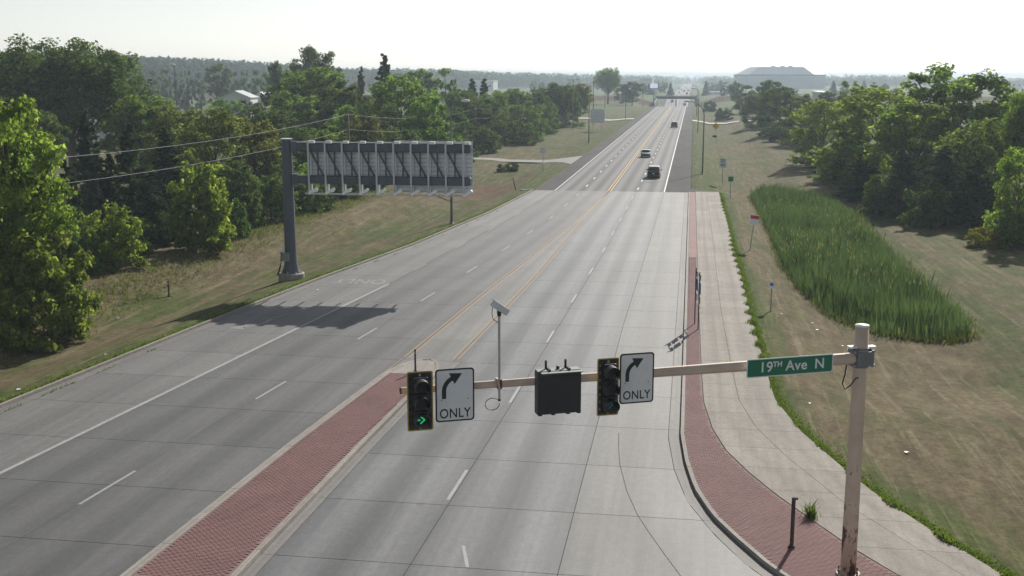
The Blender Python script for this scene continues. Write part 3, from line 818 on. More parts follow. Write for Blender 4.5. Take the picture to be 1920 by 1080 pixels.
def detector_camera():
    p = on_arm(934.5, 718, .0); k = mpp(p)
    topz = (at_y(935, 590, p.y)[2]) - p.z
    t = thing('detection_camera', 'small grey detection camera on thin riser above the signal arm', 'camera', p, ARM_RZ)
    q = MB(); q.tube([(0, -.1, -.42), (0, -.1, topz)], .032, 10); q.obj('riser', 'galvanized', t)
    q = MB(); q.lathe([(.04, -.47), (.04, -.42)], 10, (0, -.1, 0)); q.obj('riser_cap', 'black_plastic', t)
    q = MB(); q.box((-.0, -.03, .0), (.12, .30, .26)); q.obj('clamp', 'tan_steel', t)
    hd = link('camera_head', None, t, (0.0, -.1, topz + .17)); bpy.data.objects.remove(hd)
    M = Matrix.Rotation(R(36), 3, 'Y') @ Matrix.Rotation(R(22), 3, 'Z')
    q = MB(); q.box((0.02, -.1, topz + .20), (.58, .17, .17), M=M); h_ = q.obj('camera_housing', 'white_wall', t); bevel(h_, .03)
    q = MB(); q.box((0.055, -.1, topz + .285), (.60, .19, .02), M=M); q.obj('sun_shield', 'lens_white', t)
    q = MB(); q.tube([(0, -.1, topz - .02), (0, -.1, topz + .12)], [.05, .065], 10); q.obj('swivel', 'black_plastic', t)
    q = MB(); a = np.linspace(0, math.pi * 1.75, 12)
    q.tube([(-.20 + .20 * math.cos(x) + .0, -.12, -.48 - .17 * math.sin(x) - .06) for x in a], .012, 5); q.obj('cable', 'black_plastic', t, True)
    q = MB(); q.tube([(-.18, -.1, topz + .25), (-.20, -.1, topz + .05), (-.16, -.1, topz - .1), (-.03, -.1, topz - .2)], .010, 5); q.obj('cable', 'black_plastic', t, True)
detector_camera()

# ------------------------------------------------------------------ overhead sign gantry
def build_gantry():
    bx, by = -29.75, 80.6; z0 = gz(bx, by)
    t = thing('sign_gantry', 'dark steel cantilever sign gantry seen from behind beside the left lanes', 'sign gantry', (bx, by, z0))
    H = 10.55 - z0
    b = MB(); b.lathe([(.98, -.6), (.98, .42), (.90, .48)], 28); b.obj('foundation', 'kerb_concrete', t)
    b = MB(); b.tube([(0, 0, .48), (0, 0, .75), (0, 0, 1.3), (0, 0, 1.8), (0, 0, H)], [.72, .60, .48, .455, .37], 12, phase=math.pi / 12); b.obj('post', 'dark_steel', t)
    b = MB(); b.lathe([(.43, H), (.43, H + .05), (.02, H + .06)], 12); b.obj('post_cap', 'white_metal', t)
    for i in range(8):
        a = i * math.pi / 4; q = MB(); q.tube([(.78 * math.cos(a), .78 * math.sin(a), .47), (.78 * math.cos(a), .78 * math.sin(a), .62)], .04, 6); q.obj('anchor_bolt', 'galvanized', t)
    q = MB(); q.box((-.20, -.58, 1.75), (.55, .24, .62)); q.obj('junction_box', 'grey_post', t)
    q = MB(); q.tube([(-.58, -.45, 2.15), (-.58, -.45, 1.6), (-.70, -.45, 1.0), (-.95, -.4, .3)], .06, 8); q.obj('conduit', 'black_plastic', t, True)
    q = MB(); q.lathe([(.13, 2.1), (.13, 2.35), (.02, 2.4)], 10, (-.58, -.45, 0)); q.obj('photocell', 'white_metal', t)
    x1 = 13.95; zt, zb = 9.98 - z0, 7.58 - z0
    for nm, z, hgt in (('upper_chord', zt, .66), ('lower_chord', zb, .62)):
        q = MB(); q.box((x1 / 2 + .15, 0, z), (x1 - .3, .42, hgt)); bevel(q.obj(nm, 'dark_steel', t), .10, 3)
        q = MB(); q.box((.62, 0, z), (.5, .60, hgt + .18)); q.obj('chord_flange', 'dark_steel', t)
    q = MB(); q.box((x1 / 2 + .4, .02, zt + .36), (x1 - 1.2, .30, .05)); q.obj('cable_tray', 'galvanized', t)
    for i in range(10):
        x = 1.75 + i * (x1 - 2.25) / 9
        if i < 9:
            xn = x + (x1 - 2.25) / 9
            q = MB(); q.tube([(x + .1, -.05, zt - .3), (xn - .25, -.05, zb + .28)], .075, 6); q.obj('diagonal_brace', 'dark_steel', t)
            q = MB(); q.tube([((x + xn) / 2 - .05, .05, zt - .3), ((x + xn) / 2 - .05, .05, zb + .28)], .06, 6); q.obj('vertical_strut', 'dark_steel', t)
        q = MB(); q.box((x, -.32, (zt + .45 + zb - 1.0) / 2), (.13, .12, zt - zb + 1.45)); q.obj('hanger_beam', 'galvanized', t)
        q = MB(); q.box((x, .30, (zt + .2 + zb - 1.0) / 2), (.10, .10, zt - zb + 1.2)); q.obj('panel_rail', 'panel_aluminium', t)
        q = MB(); q.box((x, .55, zb - .98), (.10, 1.9, .09)); arm = q.obj('lamp_outrigger', 'galvanized', t)
        q = MB(); q.box((x + .3, -.30, zt + .40), (.40, .34, .18)); q.obj('cable_clamp', 'white_metal', t)
        M = Matrix.Rotation(R(-32), 3, 'Y')
        q = MB(); q.box((x + .32, -.35, zb - .82), (.74, .42, .20), M=M); lo = q.obj('floodlight', 'lens_white', t); bevel(lo, .04)
        q = MB(); q.box((x + .05, -.35, zb - 1.02), (.45, .22, .10)); q.obj('floodlight_base', 'galvanized', lo)
    q = MB(); q.box((x1 / 2 + .5, -.42, zb - 1.02), (x1 - 1.9, .09, .12)); q.obj('lamp_rail', 'galvanized', t)
    # sign panels (their faces look away from us), extruded ribs on the back
    for xa, xb, za, zc in ((1.6, 8.1, zb - .25, zt + .12), (8.15, x1 + .05, zb - .88, zt + .50)):
        root = None
        q = MB(); q.box(((xa + xb) / 2, .42, (za + zc) / 2), (xb - xa, .02, zc - za)); pn = q.obj('sign_panel', 'panel_aluminium', t)
        q = MB(); q.box(((xa + xb) / 2, .445, (za + zc) / 2), (xb - xa, .02, zc - za)); q.obj('sign_face', 'sign_green', pn)
        k = int((zc - za) / .305)
        for i in range(k + 1):
            q = MB(); q.box(((xa + xb) / 2, .385, za + .03 + i * (zc - za - .06) / k), (xb - xa, .06, .05)); q.obj('panel_rib', 'galvanized', pn)
build_gantry()

# ------------------------------------------------------------------ lamps, poles, wires
def street_lamp(x, y, h, arm, label, side=-1, group='street lamps along the road'):
    z0 = gz(x, y); t = thing('street_lamp', label, 'street lamp', (x, y, z0), 0, group)
    q = MB(); n = 8; rr = arm * .9
    pts = [(0, 0, .3), (0, 0, h * .5), (0, 0, h - rr)] + [(side * arm * (1 - math.cos(a)), 0, h - rr + rr * math.sin(a)) for a in np.linspace(.2, math.pi / 2, n)]
    q.tube(pts, [.13, .11, .085] + [.075 - .003 * i for i in range(n)], 10); q.obj('pole', 'lamp_steel', t, True)
    q = MB(); q.lathe([(.26, 0), (.26, .08), (.17, .12), (.15, .45)], 12); q.obj('base', 'lamp_steel', t)
    q = MB(); q.tube([(side * arm * .92, 0, h + .02), (side * (arm + .25), 0, h + .04), (side * (arm + .8), 0, h)], [.08, .17, .11], 10); q.obj('lamp_head', 'white_metal', t, True)
    return t
street_lamp(1.83, 181.9, 11.4, 2.4, 'curved street lamp on the right verge before the speed limit sign', -1)
street_lamp(-24.4, 113.8, 12.6, 1.2, 'tall street lamp standing behind the sign gantry on the left verge', 1)
street_lamp(1.6, 318, 12.0, 1.2, 'farther street lamp on the right verge near the pale path', -1)
street_lamp(1.6, 450, 12.0, 1.2, 'far street lamp on the right verge beyond the pale path', -1)
street_lamp(-23.6, 262.7, 9.5, 1.0, 'street lamp on the left verge just before the large sign back', 1)
street_lamp(-24.0, 415, 11.0, 1.0, 'street lamp on the left verge beside the far path', 1)
street_lamp(-24.0, 560, 11.0, 1.0, 'far street lamp on the left verge before the railway bridge', 1)

def utility_pole(x, y, h, label, arm=False):
    z0 = gz(x, y); t = thing('utility_pole', label, 'utility pole', (x, y, z0), 0, 'wooden utility poles')
    q = MB(); q.tube([(0, 0, -.3), (0, 0, h)], [.17, .11], 9); q.obj('pole', 'wood_pole', t, True)
    if arm: q = MB(); q.box((0, -.14, h - .6), (2.2, .1, .12)); q.obj('crossarm', 'wood_pole', t)
    q = MB(); q.lathe([(.05, h), (.06, h + .08), (.03, h + .18)], 8); q.obj('insulator', 'white_metal', t)
    return t
PX = -44.0
P_POLES = [(-47.5, 52, 10.0), (PX, 142, 10.3), (-43.7, 228, 8.7), (-43.2, 321, 9.4)]
for (x, y, h), lb in zip(P_POLES, ('utility pole beyond the left edge behind the leafy tree', 'wooden pole carrying two wires in front of the pale willow', 'wooden pole among the trees left of the far verge', 'wooden pole at the end of the tree line before the far path')):
    utility_pole(x, y, h, lb)
for i, ((xa, ya, ha), (xb, yb, hb)) in enumerate(zip(P_POLES[:-1], P_POLES[1:])):
    for dz, nm in ((0.05, 'upper'), (-1.9, 'lower')):
        a = Vector((xa, ya, gz(xa, ya) + ha + dz)); b = Vector((xb, yb, gz(xb, yb) + hb + dz)); q = MB()
        q.tube([a.lerp(b, k / 14) - Vector((0, 0, 4 * 1.15 * (k / 14) * (1 - k / 14))) for k in range(15)], .021, 5)
        tag(q.obj('overhead_wire', 'wire'), '%s wire running from the %s utility pole to the next along the trees' % (nm, ('nearest', 'second', 'third')[i]), 'wire', 'overhead wires along the left tree line')
for px, py0, py1, lb in ((1134, 203, 158, 'utility pole standing beside the lone tree before the bridge'), (1152, 192, 160, 'thin utility pole right of the lone tree before the bridge'), (1112, 232, 152, 'tall utility pole rising behind the large sign back'),
                         (1168, 186, 158, 'far utility pole left of the railway bridge bank'), (1193, 186, 150, 'far utility pole beside the billboard before the bridge bank')):
    g = ground(px, py0); utility_pole(g.x, g.y, at_y(px, py1, g.y)[2] - g.z, lb, True)
def flood_pole():
    p = at_y(1075, 150, 335); z0 = gz(p[0], 335); h = p[2] - z0
    t = thing('floodlight_pole', 'twin headed floodlight pole rising above the left trees', 'light pole', (p[0], 335, z0))
    q = MB(); q.tube([(0, 0, 0), (0, 0, h)], [.16, .09], 8); q.obj('pole', 'lamp_steel', t)
    q = MB(); q.tube([(-1.5, 0, h), (1.5, 0, h)], .06, 6); q.obj('crossbar', 'lamp_steel', t)
    for x in (-1.6, 1.6): q = MB(); q.box((x, -.1, h + .22), (1.2, .9, .36)); bevel(q.obj('lamp_head', 'lens_white', t), .06)
flood_pole()
def shoebox():
    p = at_y(322, 121, 210); z0 = gz(p[0], 210); h = p[2] - z0
    t = thing('yard_lamp', 'white domed yard lamp above the trees at upper left', 'lamp', (p[0], 210, z0))
    q = MB(); q.tube([(.5, 0, 0), (.5, 0, h - .25)], [.14, .08], 8); q.obj('pole', 'lamp_steel', t)
    q = MB(); q.tube([(.75, 0, h - .15), (.3, 0, h + .02), (-.35, 0, h + .04), (-.85, 0, h - .12)], [.08, .22, .24, .1], 10); q.obj('lamp_head', 'white_metal', t, True)
shoebox()

# ------------------------------------------------------------------ small signs and posts
def post_sign(name, px, py, ytop, w, h, label, face, back=False, posts=1, postmat='grey_post', tilt=0.0, cat='road sign'):
    g = ground(px, py); top = at_y(px, ytop, g.y)[2] - g.z
    t = thing(name, label, cat, g, R(-3) + tilt)
    xs = [0.0] if posts == 1 else [-w * .3, w * .3]
    for x in xs: q = MB(); q.box((x, .03, top / 2 - .15), (.07, .045, top + .1)); q.obj('post', postmat, t)
    q = MB(); q.prism(rounded(w, h, min(w, h) * .08), -.012, -.003, XZ); p = q.obj('plate', face if not back else 'panel_aluminium', t); p.location = (0, 0, top - h / 2)
    return t, top, p
t, top, p = post_sign('speed_limit_sign', 1354, 350, 297, 1.05, 1.35, 'white speed limit 45 sign on the right verge', 'sign_white')
for body, s, z in (('SPEED', .25, .45), ('LIMIT', .25, .18), ('45', .66, -.32)):
    me = text_mesh(body, s, 'sign_black', .001, bold=.008); me.transform(UPRIGHT); link('lettering', me, t, (0, -.016, top - .675 + z))
post_sign('marker_sign', 1369, 372, 331, .62, .62, 'small green marker sign on a thin post beside the reeds', 'sign_green')
t, top, p = post_sign('notice_sign', 1406, 469, 403, .75, .85, 'red topped white notice sign leaning on the right verge', 'sign_white')
q = MB(); q.box((0, -.018, top - .18), (.73, .006, .30)); q.obj('red_band', 'sign_red', t); t.rotation_euler = (0, R(6), R(-3))
t, top, p = post_sign('trail_sign', 1445, 583, 527, .36, .52, 'small white and blue trail sign near the reeds', 'sign_white')
q = MB(); q.box((0, -.018, top - .22), (.20, .006, .20)); q.obj('blue_symbol', 'sign_blue', t)
post_sign('road_sign', 1018, 320, 277, 1.0, .85, 'back of a small sign at the gravel side road', 'panel_aluminium', True)
t, top, p = post_sign('guide_sign', 1120, 246, 205, 4.2, 3.9, 'back of a large two-post guide sign on the left verge', 'panel_aluminium', True, 2)
for i in range(6): q = MB(); q.box((0, .003, top - .35 - i * .64), (4.1, .03, .05)); q.obj('panel_rib', 'galvanized', t)
t, top, p = post_sign('warning_sign', 1341, 270, 230, .01, .01, 'yellow diamond warning sign on the right verge', 'sign_yellow')
q = MB(); q.prism([(0, .85), (.85, 0), (0, -.85), (-.85, 0)], -.02, -.008, XZ); o = q.obj('diamond', 'sign_yellow', t); o.location = (0, 0, top - .8)
q = MB(); q.box((-.2, -.03, top - 3.3), (1.0, .012, .5)); q.obj('lower_plate', 'sign_black', t)

def route_assembly():
    x, y = .50, 68.6
    t = thing('route_sign_assembly', 'edge-on stacked route signs on a post in the brick strip', 'road sign', (x, y, .15), R(-82))
    q = MB(); q.box((0, 0, 1.75), (.06, .06, 3.5)); q.obj('post', 'black_plastic', t)
    q = MB(); q.box((1.5, 0, 1.75), (.06, .06, 3.5)); q.obj('post', 'black_plastic', t)
    for dz in (1.35, 3.25): q = MB(); q.box((.75, .03, dz), (1.9, .04, .05)); q.obj('crossbar', 'black_plastic', t)
    for k, cx in enumerate((.18, 1.32)):
        for z, h, w, m in ((3.15, .36, .75, 'sign_white'), (2.5, .72, .75, 'sign_blue'), (1.75, .42, .62, 'sign_white')):
            q = MB(); q.prism(rounded(w, h, .05), .05, .062, XZ); o = q.obj('plate', m, t); o.location = (cx, 0, z)
route_assembly()

def stake(px, py, ytop, r_, mat, label, name='marker_post', lean=0.0, z=None, hook=False):
    g = ground(px, py) if z is None else Vector(at_z(px, py, z)); top = at_y(px, ytop, g.y)[2] - g.z
    t = thing(name, label, 'post', g); t.rotation_euler = (0, lean, 0)
    q = MB(); q.box((0, 0, top / 2), (r_ * 2, r_ * 1.2, top)); q.obj('post', mat, t)
    q = MB(); q.box((0, 0, .04), (r_ * 3.2, r_ * 3.2, .08)); q.obj('foot', mat, t)
    if hook:
        q = MB(); q.box((.05, 0, top - .02), (.16, r_ * 1.6, .07)); q.obj('cap', mat, t)
        q = MB(); q.box((r_ * .2, -r_ * .9, top * .55), (r_ * 1.2, .01, top * .75)); q.obj('reflective_strip', 'rust_steel', t)
    else:
        q = MB(); q.box((0, -r_ * .7, top - .16), (r_ * 2.1, .01, .14)); q.obj('reflector', 'grey_post', t)
    return t
stake(317, 556, 528, .06, 'green_post', 'short dark marker post in the left ditch grass')
stake(779, 697, 655, .045, 'black_plastic', 'thin black marker post on the nose of the brick median', z=.147)
stake(1484, 1026, 933, .06, 'rust_steel', 'rusty post with hooked cap in the brick strip by the kerb', z=.155, hook=True)
stake(967, 356, 333, .06, 'green_post', 'leaning dark post beside the left kerb end', lean=R(-14))

def kerb_inlet():
    g = at_z(995, 357, .1)
    t = thing('kerb_inlet', 'broken concrete kerb end at the left edge of the pavement', 'kerb end', (g[0] - .3, 150.2, 0))
    q = MB(); q.box((0, .3, .09), (1.1, .5, .16), .15); bevel(q.obj('block', 'kerb_concrete', t), .05)
    q = MB(); q.box((-.7, -.7, .12), (.6, .8, .14), -.5); bevel(q.obj('block', 'kerb_concrete', t), .05)
kerb_inlet()

# ------------------------------------------------------------------ cars (nose along +Y)
def car_mesh_parts(kind, paint):
    """returns list of (part name, mesh, parent index)"""
    if kind == 'suv': Ln, W, Hh, hood, roof0, roof1, belt = 4.8, 1.95, 1.78, 1.08, -.95, 2.15, 1.02
    else:             Ln, W, Hh, hood, roof0, roof1, belt = 4.6, 1.84, 1.45, .95, -.75, 1.35, .92
    P = []
    hl = Ln / 2
    # lower body: lofted sections along Y (rear -hl .. front hl)
    secs = [(-hl, .42, belt - .12, W * .84), (-hl + .08, .30, belt - .02, W * .92), (-hl + .45, .26, belt, W * .99), (-.8, .24, belt, W), (.75, .24, belt, W),
            (1.15, .24, hood - .02, W * .99), (hl - .45, .26, hood - .12, W * .96), (hl - .1, .32, hood - .25, W * .88), (hl, .42, hood - .36, W * .78)]
    mb = MB(); prof = [(-1, .12), (-1, .55), (-.955, .86), (-.80, 1.0), (.80, 1.0), (.955, .86), (1, .55), (1, .12), (.9, 0), (-.9, 0)]
    n = len(prof)
    for y, z0, z1, w in secs:
        for a, b in prof: mb.v.append((a * w / 2, y, z0 + (z1 - z0) * b))
    for i in range(len(secs) - 1):
        for j in range(n): mb.f.append((i * n + j, i * n + (j + 1) % n, (i + 1) * n + (j + 1) % n, (i + 1) * n + j))
    mb.f += [tuple(range(n)), tuple((len(secs) - 1) * n + j for j in range(n))[::-1]]; mb.mi = [0] * len(mb.f)
    P.append(('body', mb.mesh('body', paint, True), None))
    # greenhouse: pillars and roof in paint, glass panes set into it
    rb, rf = -hl + (.12 if kind == 'suv' else .75), 1.15
    tb, tf = -roof1 + (.12 if kind == 'suv' else .25), -roof0 - .55 if kind != 'suv' else .45
    wb, wt = W * .47, W * .41
    B = [(-wb, rb), (wb, rb), (wb, rf), (-wb, rf)]; T = [(-wt, tb), (wt, tb), (wt, tf), (-wt, tf)]
    c = MB(); c.add([(x, y, belt - .05) for x, y in B] + [(x, y, Hh - .06) for x, y in T] + [(x * .88, y * .93, Hh) for x, y in T],
                    [(0, 1, 5, 4), (1, 2, 6, 5), (2, 3, 7, 6), (3, 0, 4, 7), (4, 5, 9, 8), (5, 6, 10, 9), (6, 7, 11, 10), (7, 4, 8, 11), (8, 9, 10, 11)])
    P.append(('cabin', c.mesh('cabin', paint), None)); cab = 1
    def pane(i, j, name, s0=.10, s1=.90, t0=.18, t1=.92):
        b0, b1 = Vector((*B[i], belt - .05)), Vector((*B[j], belt - .05)); u0, u1 = Vector((*T[i], Hh - .06)), Vector((*T[j], Hh - .06))
        pt = lambda s, t_: (b0.lerp(b1, s)).lerp(u0.lerp(u1, s), t_)
        q = [pt(s0, t0), pt(s1, t0), pt(s1, t1), pt(s0, t1)]
        nn = (q[1] - q[0]).cross(q[3] - q[0]).normalized() * .012
        m = MB(); m.add([v + nn for v in q] + q, [(0, 1, 2, 3), (0, 4, 5, 1), (1, 5, 6, 2), (2, 6, 7, 3), (3, 7, 4, 0)]); P.append((name, m.mesh(name, 'car_glass'), None))
    pane(0, 1, 'rear_window', .08, .92); pane(2, 3, 'windscreen', .06, .94, .1, .95)
    for i, j in ((1, 2), (3, 0)):
        pane(i, j, 'side_window', .06, .34); pane(i, j, 'side_window', .38, .62); pane(i, j, 'side_window', .65, .90)
    for sx in (-1, 1):
        m = MB(); m.box((sx * (W * .40), -hl + .055, belt - .16), (.26, .10, .26)); P.append(('tail_light', m.mesh('tail_light', 'tail_light'), None))
        m = MB(); m.box((sx * (W * .34), hl - .10, hood - .36), (.34, .12, .14)); P.append(('headlight', m.mesh('headlight', 'lens_white'), None))
        m = MB(); m.box((sx * (W / 2 + .12), .75, belt + .08), (.22, .10, .16)); P.append(('mirror', m.mesh('mirror', paint), None))
    m = MB(); m.box((0, -hl - .03, .50), (W * .86, .14, .22)); P.append(('rear_bumper', m.mesh('rear_bumper', 'black_plastic'), None))
    m = MB(); m.box((0, -hl - .01, .78), (.34, .03, .17)); P.append(('number_plate', m.mesh('number_plate', 'sign_white'), None))
    rw = .36 if kind == 'suv' else .33
    for y in (-hl * .58, hl * .60):
        for sx in (-1, 1):
            m = MB(); m.tube([(sx * (W / 2 - .24), y, rw), (sx * (W / 2 + .005), y, rw)], rw, 18); P.append(('wheel', m.mesh('wheel', 'tyre'), None))
            k = len(P) - 1
            m = MB(); m.tube([(sx * (W / 2 - .02), y, rw), (sx * (W / 2 + .012), y, rw)], rw * .62, 14); P.append(('rim', m.mesh('rim', 'rim'), k))
    return P
CARS = {}
def car(kind, paint, x, y, label, group=None, away=True, detail=True):
    key = (kind, paint)
    if key not in CARS: CARS[key] = car_mesh_parts(kind, paint)
    t = thing('car', label, 'car', (x, y, road_z(y) + .002), 0 if away else math.pi, group)
    made = []
    for nm, me, par in CARS[key]:
        if not detail and nm in ('rim', 'number_plate', 'mirror'): made.append(None); continue
        made.append(link(nm, me, t if par is None else made[par]))
    if abs(road_z(y + 1) - road_z(y - 1)) > .01: t.rotation_euler.x = math.atan((road_z(y + 1) - road_z(y - 1)) / 2)
    return t
car('suv', 'car_grey', -5.55, 173.5, 'dark grey suv nearest to us driving away in the right lane')
car('sedan', 'car_white', -8.6, 218, 'white car driving away in the lane beside the yellow line')
car('suv', 'car_black', -5.3, 347, 'black suv driving away near the pale path crossing')
car('suv', 'car_black', -14.0, 800, 'dark car coming towards us under the railway bridge', away=False, detail=False)
car('sedan', 'car_black', -5.4, 770, 'black car driving away under the right half of the railway bridge', detail=False)
FARC = [(-16.2, 985, 'car_black', 'suv'), (-12.6, 1060, 'car_white', 'suv'), (-12.6, 1290, 'car_grey', 'sedan'), (-9.0, 1180, 'car_black', 'suv'), (-5.3, 1010, 'car_black', 'suv'), (-5.3, 1230, 'car_grey', 'suv'), (-16.2, 1400, 'car_silver', 'suv'), (-9.0, 1520, 'car_black', 'sedan')]
for i, (x, y, pn, kd) in enumerate(FARC):
    car(kd, pn, x, y, 'small distant car on the road beyond the railway bridge', 'cars beyond the railway bridge', away=x > -10.7, detail=False)

# ------------------------------------------------------------------ railway bridge, buildings, billboard
def build_bridge():
    Y = 722
    t = thing('railway_bridge', 'dark railway bridge crossing the road in the distance', 'bridge', (-10.4, Y, -4.2))
    z = 4.2
    q = MB(); q.box((0, 0, z + 2.3), (25.4, 6.0, 1.6)); q.obj('girder', 'bridge_dark', t)
    q = MB(); q.box((0, 0, z + 3.18), (27, 6.6, .25)); q.obj('deck', 'bridge_concrete', t)
    for s in (-1, 1):
        q = MB(); q.box((0, s * 3.1, z + 3.75), (27, .08, .12)); q.obj('handrail', 'lamp_steel', t)
        q = MB(); q.box((s * 12.6, 0, 2.6), (2.2, 9.0, 6.8)); q.obj('abutment', 'bridge_concrete', t)
        for k in range(9):
            q = MB(); q.box((-13 + 3.25 * k, s * 3.1, z + 3.5), (.08, .08, .5)); q.obj('rail_post', 'lamp_steel', t)
    q = MB(); q.box((.0, 0, 2.6), (.7, 5, 5.4)); q.obj('pier', 'bridge_concrete', t)
    q = MB(); q.add([(-11.4, -4.4, -.6), (-11.4, -4.4, 6.2), (-12.2, -30, 3.9), (-12.2, -30, 1.0), (-12.0, -4.4, -.6), (-12.0, -4.4, 6.2), (-12.8, -30, 3.9), (-12.8, -30, 1.0)],
                    [(0, 1, 2, 3), (7, 6, 5, 4), (1, 5, 6, 2), (0, 3, 7, 4), (2, 6, 7, 3), (0, 4, 5, 1)]); q.obj('wing_wall', 'bridge_concrete', t)
build_bridge()

def windows_on(t, wall_y, xs, z, w, h):
    for x in xs: q = MB(); q.box((x, wall_y - .02, z), (w, .06, h)); q.obj('window', 'window_dark', t)
def gable_house(px, ypk, Y, wpx, hpx, lab, roofmat, rz=0.0, wallmat='white_wall'):
    p = at_y(px, ypk, Y); k = depth(p) / F_PX; w = wpx * k; g = gz(p[0], Y); H = p[2] - g; rise = hpx * k; L = w * 1.5
    t = thing('shed', lab, 'building', (p[0], Y, g), rz)
    e = H - rise
    q = MB(); q.add([(-w / 2, 0, 0), (w / 2, 0, 0), (w / 2, 0, e), (0, 0, H - .15), (-w / 2, 0, e), (-w / 2, L, 0), (w / 2, L, 0), (w / 2, L, e), (0, L, H - .15), (-w / 2, L, e)],
                    [(0, 1, 2, 3, 4), (9, 8, 7, 6, 5), (1, 6, 7, 2), (5, 0, 4, 9)]); q.obj('wall', wallmat, t)
    for s in (-1, 1):
        q = MB(); d = .35; hy = (H - e) / (w / 2) * d
        a = [(0, -d, H), (s * (w / 2 + d), -d, e - hy), (s * (w / 2 + d), L + d, e - hy), (0, L + d, H)]
        q.add(a + [(x, y, z - .14) for x, y, z in a], [(0, 1, 2, 3), (7, 6, 5, 4), (0, 4, 5, 1), (1, 5, 6, 2), (2, 6, 7, 3), (3, 7, 4, 0)]); q.obj('roof', roofmat, t)
    q = MB(); q.box((0, -.03, 1.3), (w * .32, .06, 2.6)); q.obj('door', 'window_dark', t)
    windows_on(t, 0, (-w * .34, w * .34), e * .7, w * .10, .9)
    return t
gable_house(112, 172, 205, 58, 26, 'white shed with blue-grey roof behind the big cottonwood trunk', 'roof_blue_grey', R(35))
gable_house(440, 170, 300, 56, 12, 'grey shed with pale roof among the left trees', 'roof_green_grey', R(12))
gable_house(488, 172, 330, 26, 8, 'small white shed beside the grey shed among trees', 'white_metal', R(-10))
def quonset():
    p = at_y(158, 178, 230); k = depth(p) / F_PX; r_ = 34 * k; g = gz(p[0], 230); H = p[2] - g
    t = thing('arched_hut', 'pale green arched hut behind the big cottonwood', 'building', (p[0], 230, g), R(-20))
    a = np.linspace(0, math.pi, 15); q = MB(); L = 14
    for y in (0, L): q.v += [(r_ * math.cos(x), y, H * math.sin(x) ** .8) for x in a]
    q.f = [(i, i + 1, 16 + i, 15 + i) for i in range(14)]; q.mi = [0] * 14; q.obj('arch_roof', 'roof_green_grey', t, True)
    q = MB(); q.v = [(r_ * .97 * math.cos(x), .12, H * .98 * math.sin(x) ** .8) for x in a]; q.f = [tuple(range(15))]; q.mi = [0]; q.obj('end_wall', 'white_wall', t)
    q = MB(); q.box((0, .06, 1.5), (2.6, .08, 3.0)); q.obj('door', 'window_dark', t)
quonset()
def arena():
    Y = 1500; k = depth(at_y(1465, 140, Y)) / F_PX; cx = at_y(1465, 140, Y)[0]
    t = thing('arena_dome', 'huge pale arena with sloping octagonal roof on the right horizon', 'building', (cx, Y, 0))
    we, he = 114 / 2, 17.8; wt, ht = 76 / 2, 27.6; D = 95
    def ring(w, d0, d1, z, c): return [(-w + c, d0, z), (w - c, d0, z), (w, d0 + c, z), (w, d1 - c, z), (w - c, d1, z), (-w + c, d1, z), (-w, d1 - c, z), (-w, d0 + c, z)]
    e = ring(we, 0, D, he, 16); b = ring(we, 0, D, 0, 16); tp = ring(wt, 10, D - 12, ht, 10)
    q = MB(); q.add(b + e, [(i, (i + 1) % 8, 8 + (i + 1) % 8, 8 + i) for i in range(8)]); q.obj('wall', 'dome_wall', t)
    q = MB(); q.add(e + tp, [(i, (i + 1) % 8, 8 + (i + 1) % 8, 8 + i) for i in range(8)] + [tuple(range(8, 16))]); q.obj('roof', 'dome_roof', t)
    q = MB(); [q.add([(x, y, z + .0) for x, y, z in ring(we + .4, -.4, D + .4, he - 1.2, 16)] + ring(we + .4, -.4, D + .4, he + .2, 16), [(i, (i + 1) % 8, 8 + (i + 1) % 8, 8 + i) for i in range(8)])]; q.obj('eave', 'lamp_steel', t)
    for x in (-8, 4, 14): q = MB(); q.box((x, 40, ht + .8), (5, 5, 1.6)); q.obj('roof_vent', 'dome_wall', t)
arena()
def flat_building(px, y0, Y, wpx, lab, mat='white_wall', depth_m=30):
    p = at_y(px, y0, Y); k = depth(p) / F_PX; w = wpx * k; g = gz(p[0], Y); H = p[2] - g
    t = thing('warehouse', lab, 'building', (p[0], Y, g))
    q = MB(); q.box((0, depth_m / 2, H / 2 - .4), (w, depth_m, H - .8)); q.obj('wall', mat, t)
    q = MB(); q.box((0, depth_m / 2, H - .4), (w + .8, depth_m + .8, .7)); q.obj('roof', 'white_metal', t)
    n = max(2, int(w / 6)); windows_on(t, 0, [-w / 2 + (i + .5) * w / n for i in range(n)], H * .45, w / n * .4, H * .2)
flat_building(1212, 146, 1150, 23, 'white warehouse behind the billboard left of the far road')
flat_building(1172, 150, 1300, 60, 'long low white building on the horizon left of the far road')
flat_building(1548, 172, 420, 16, 'white building corner showing between the right trees')
flat_building(1870, 150, 1500, 90, 'low pale building on the right horizon beyond the big tree')
flat_building(1345, 172, 1000, 40, 'low pale building right of the far road beyond the bridge', depth_m=15)
flat_building(905, 151, 1250, 40, 'low pale building in the far field left of the road')
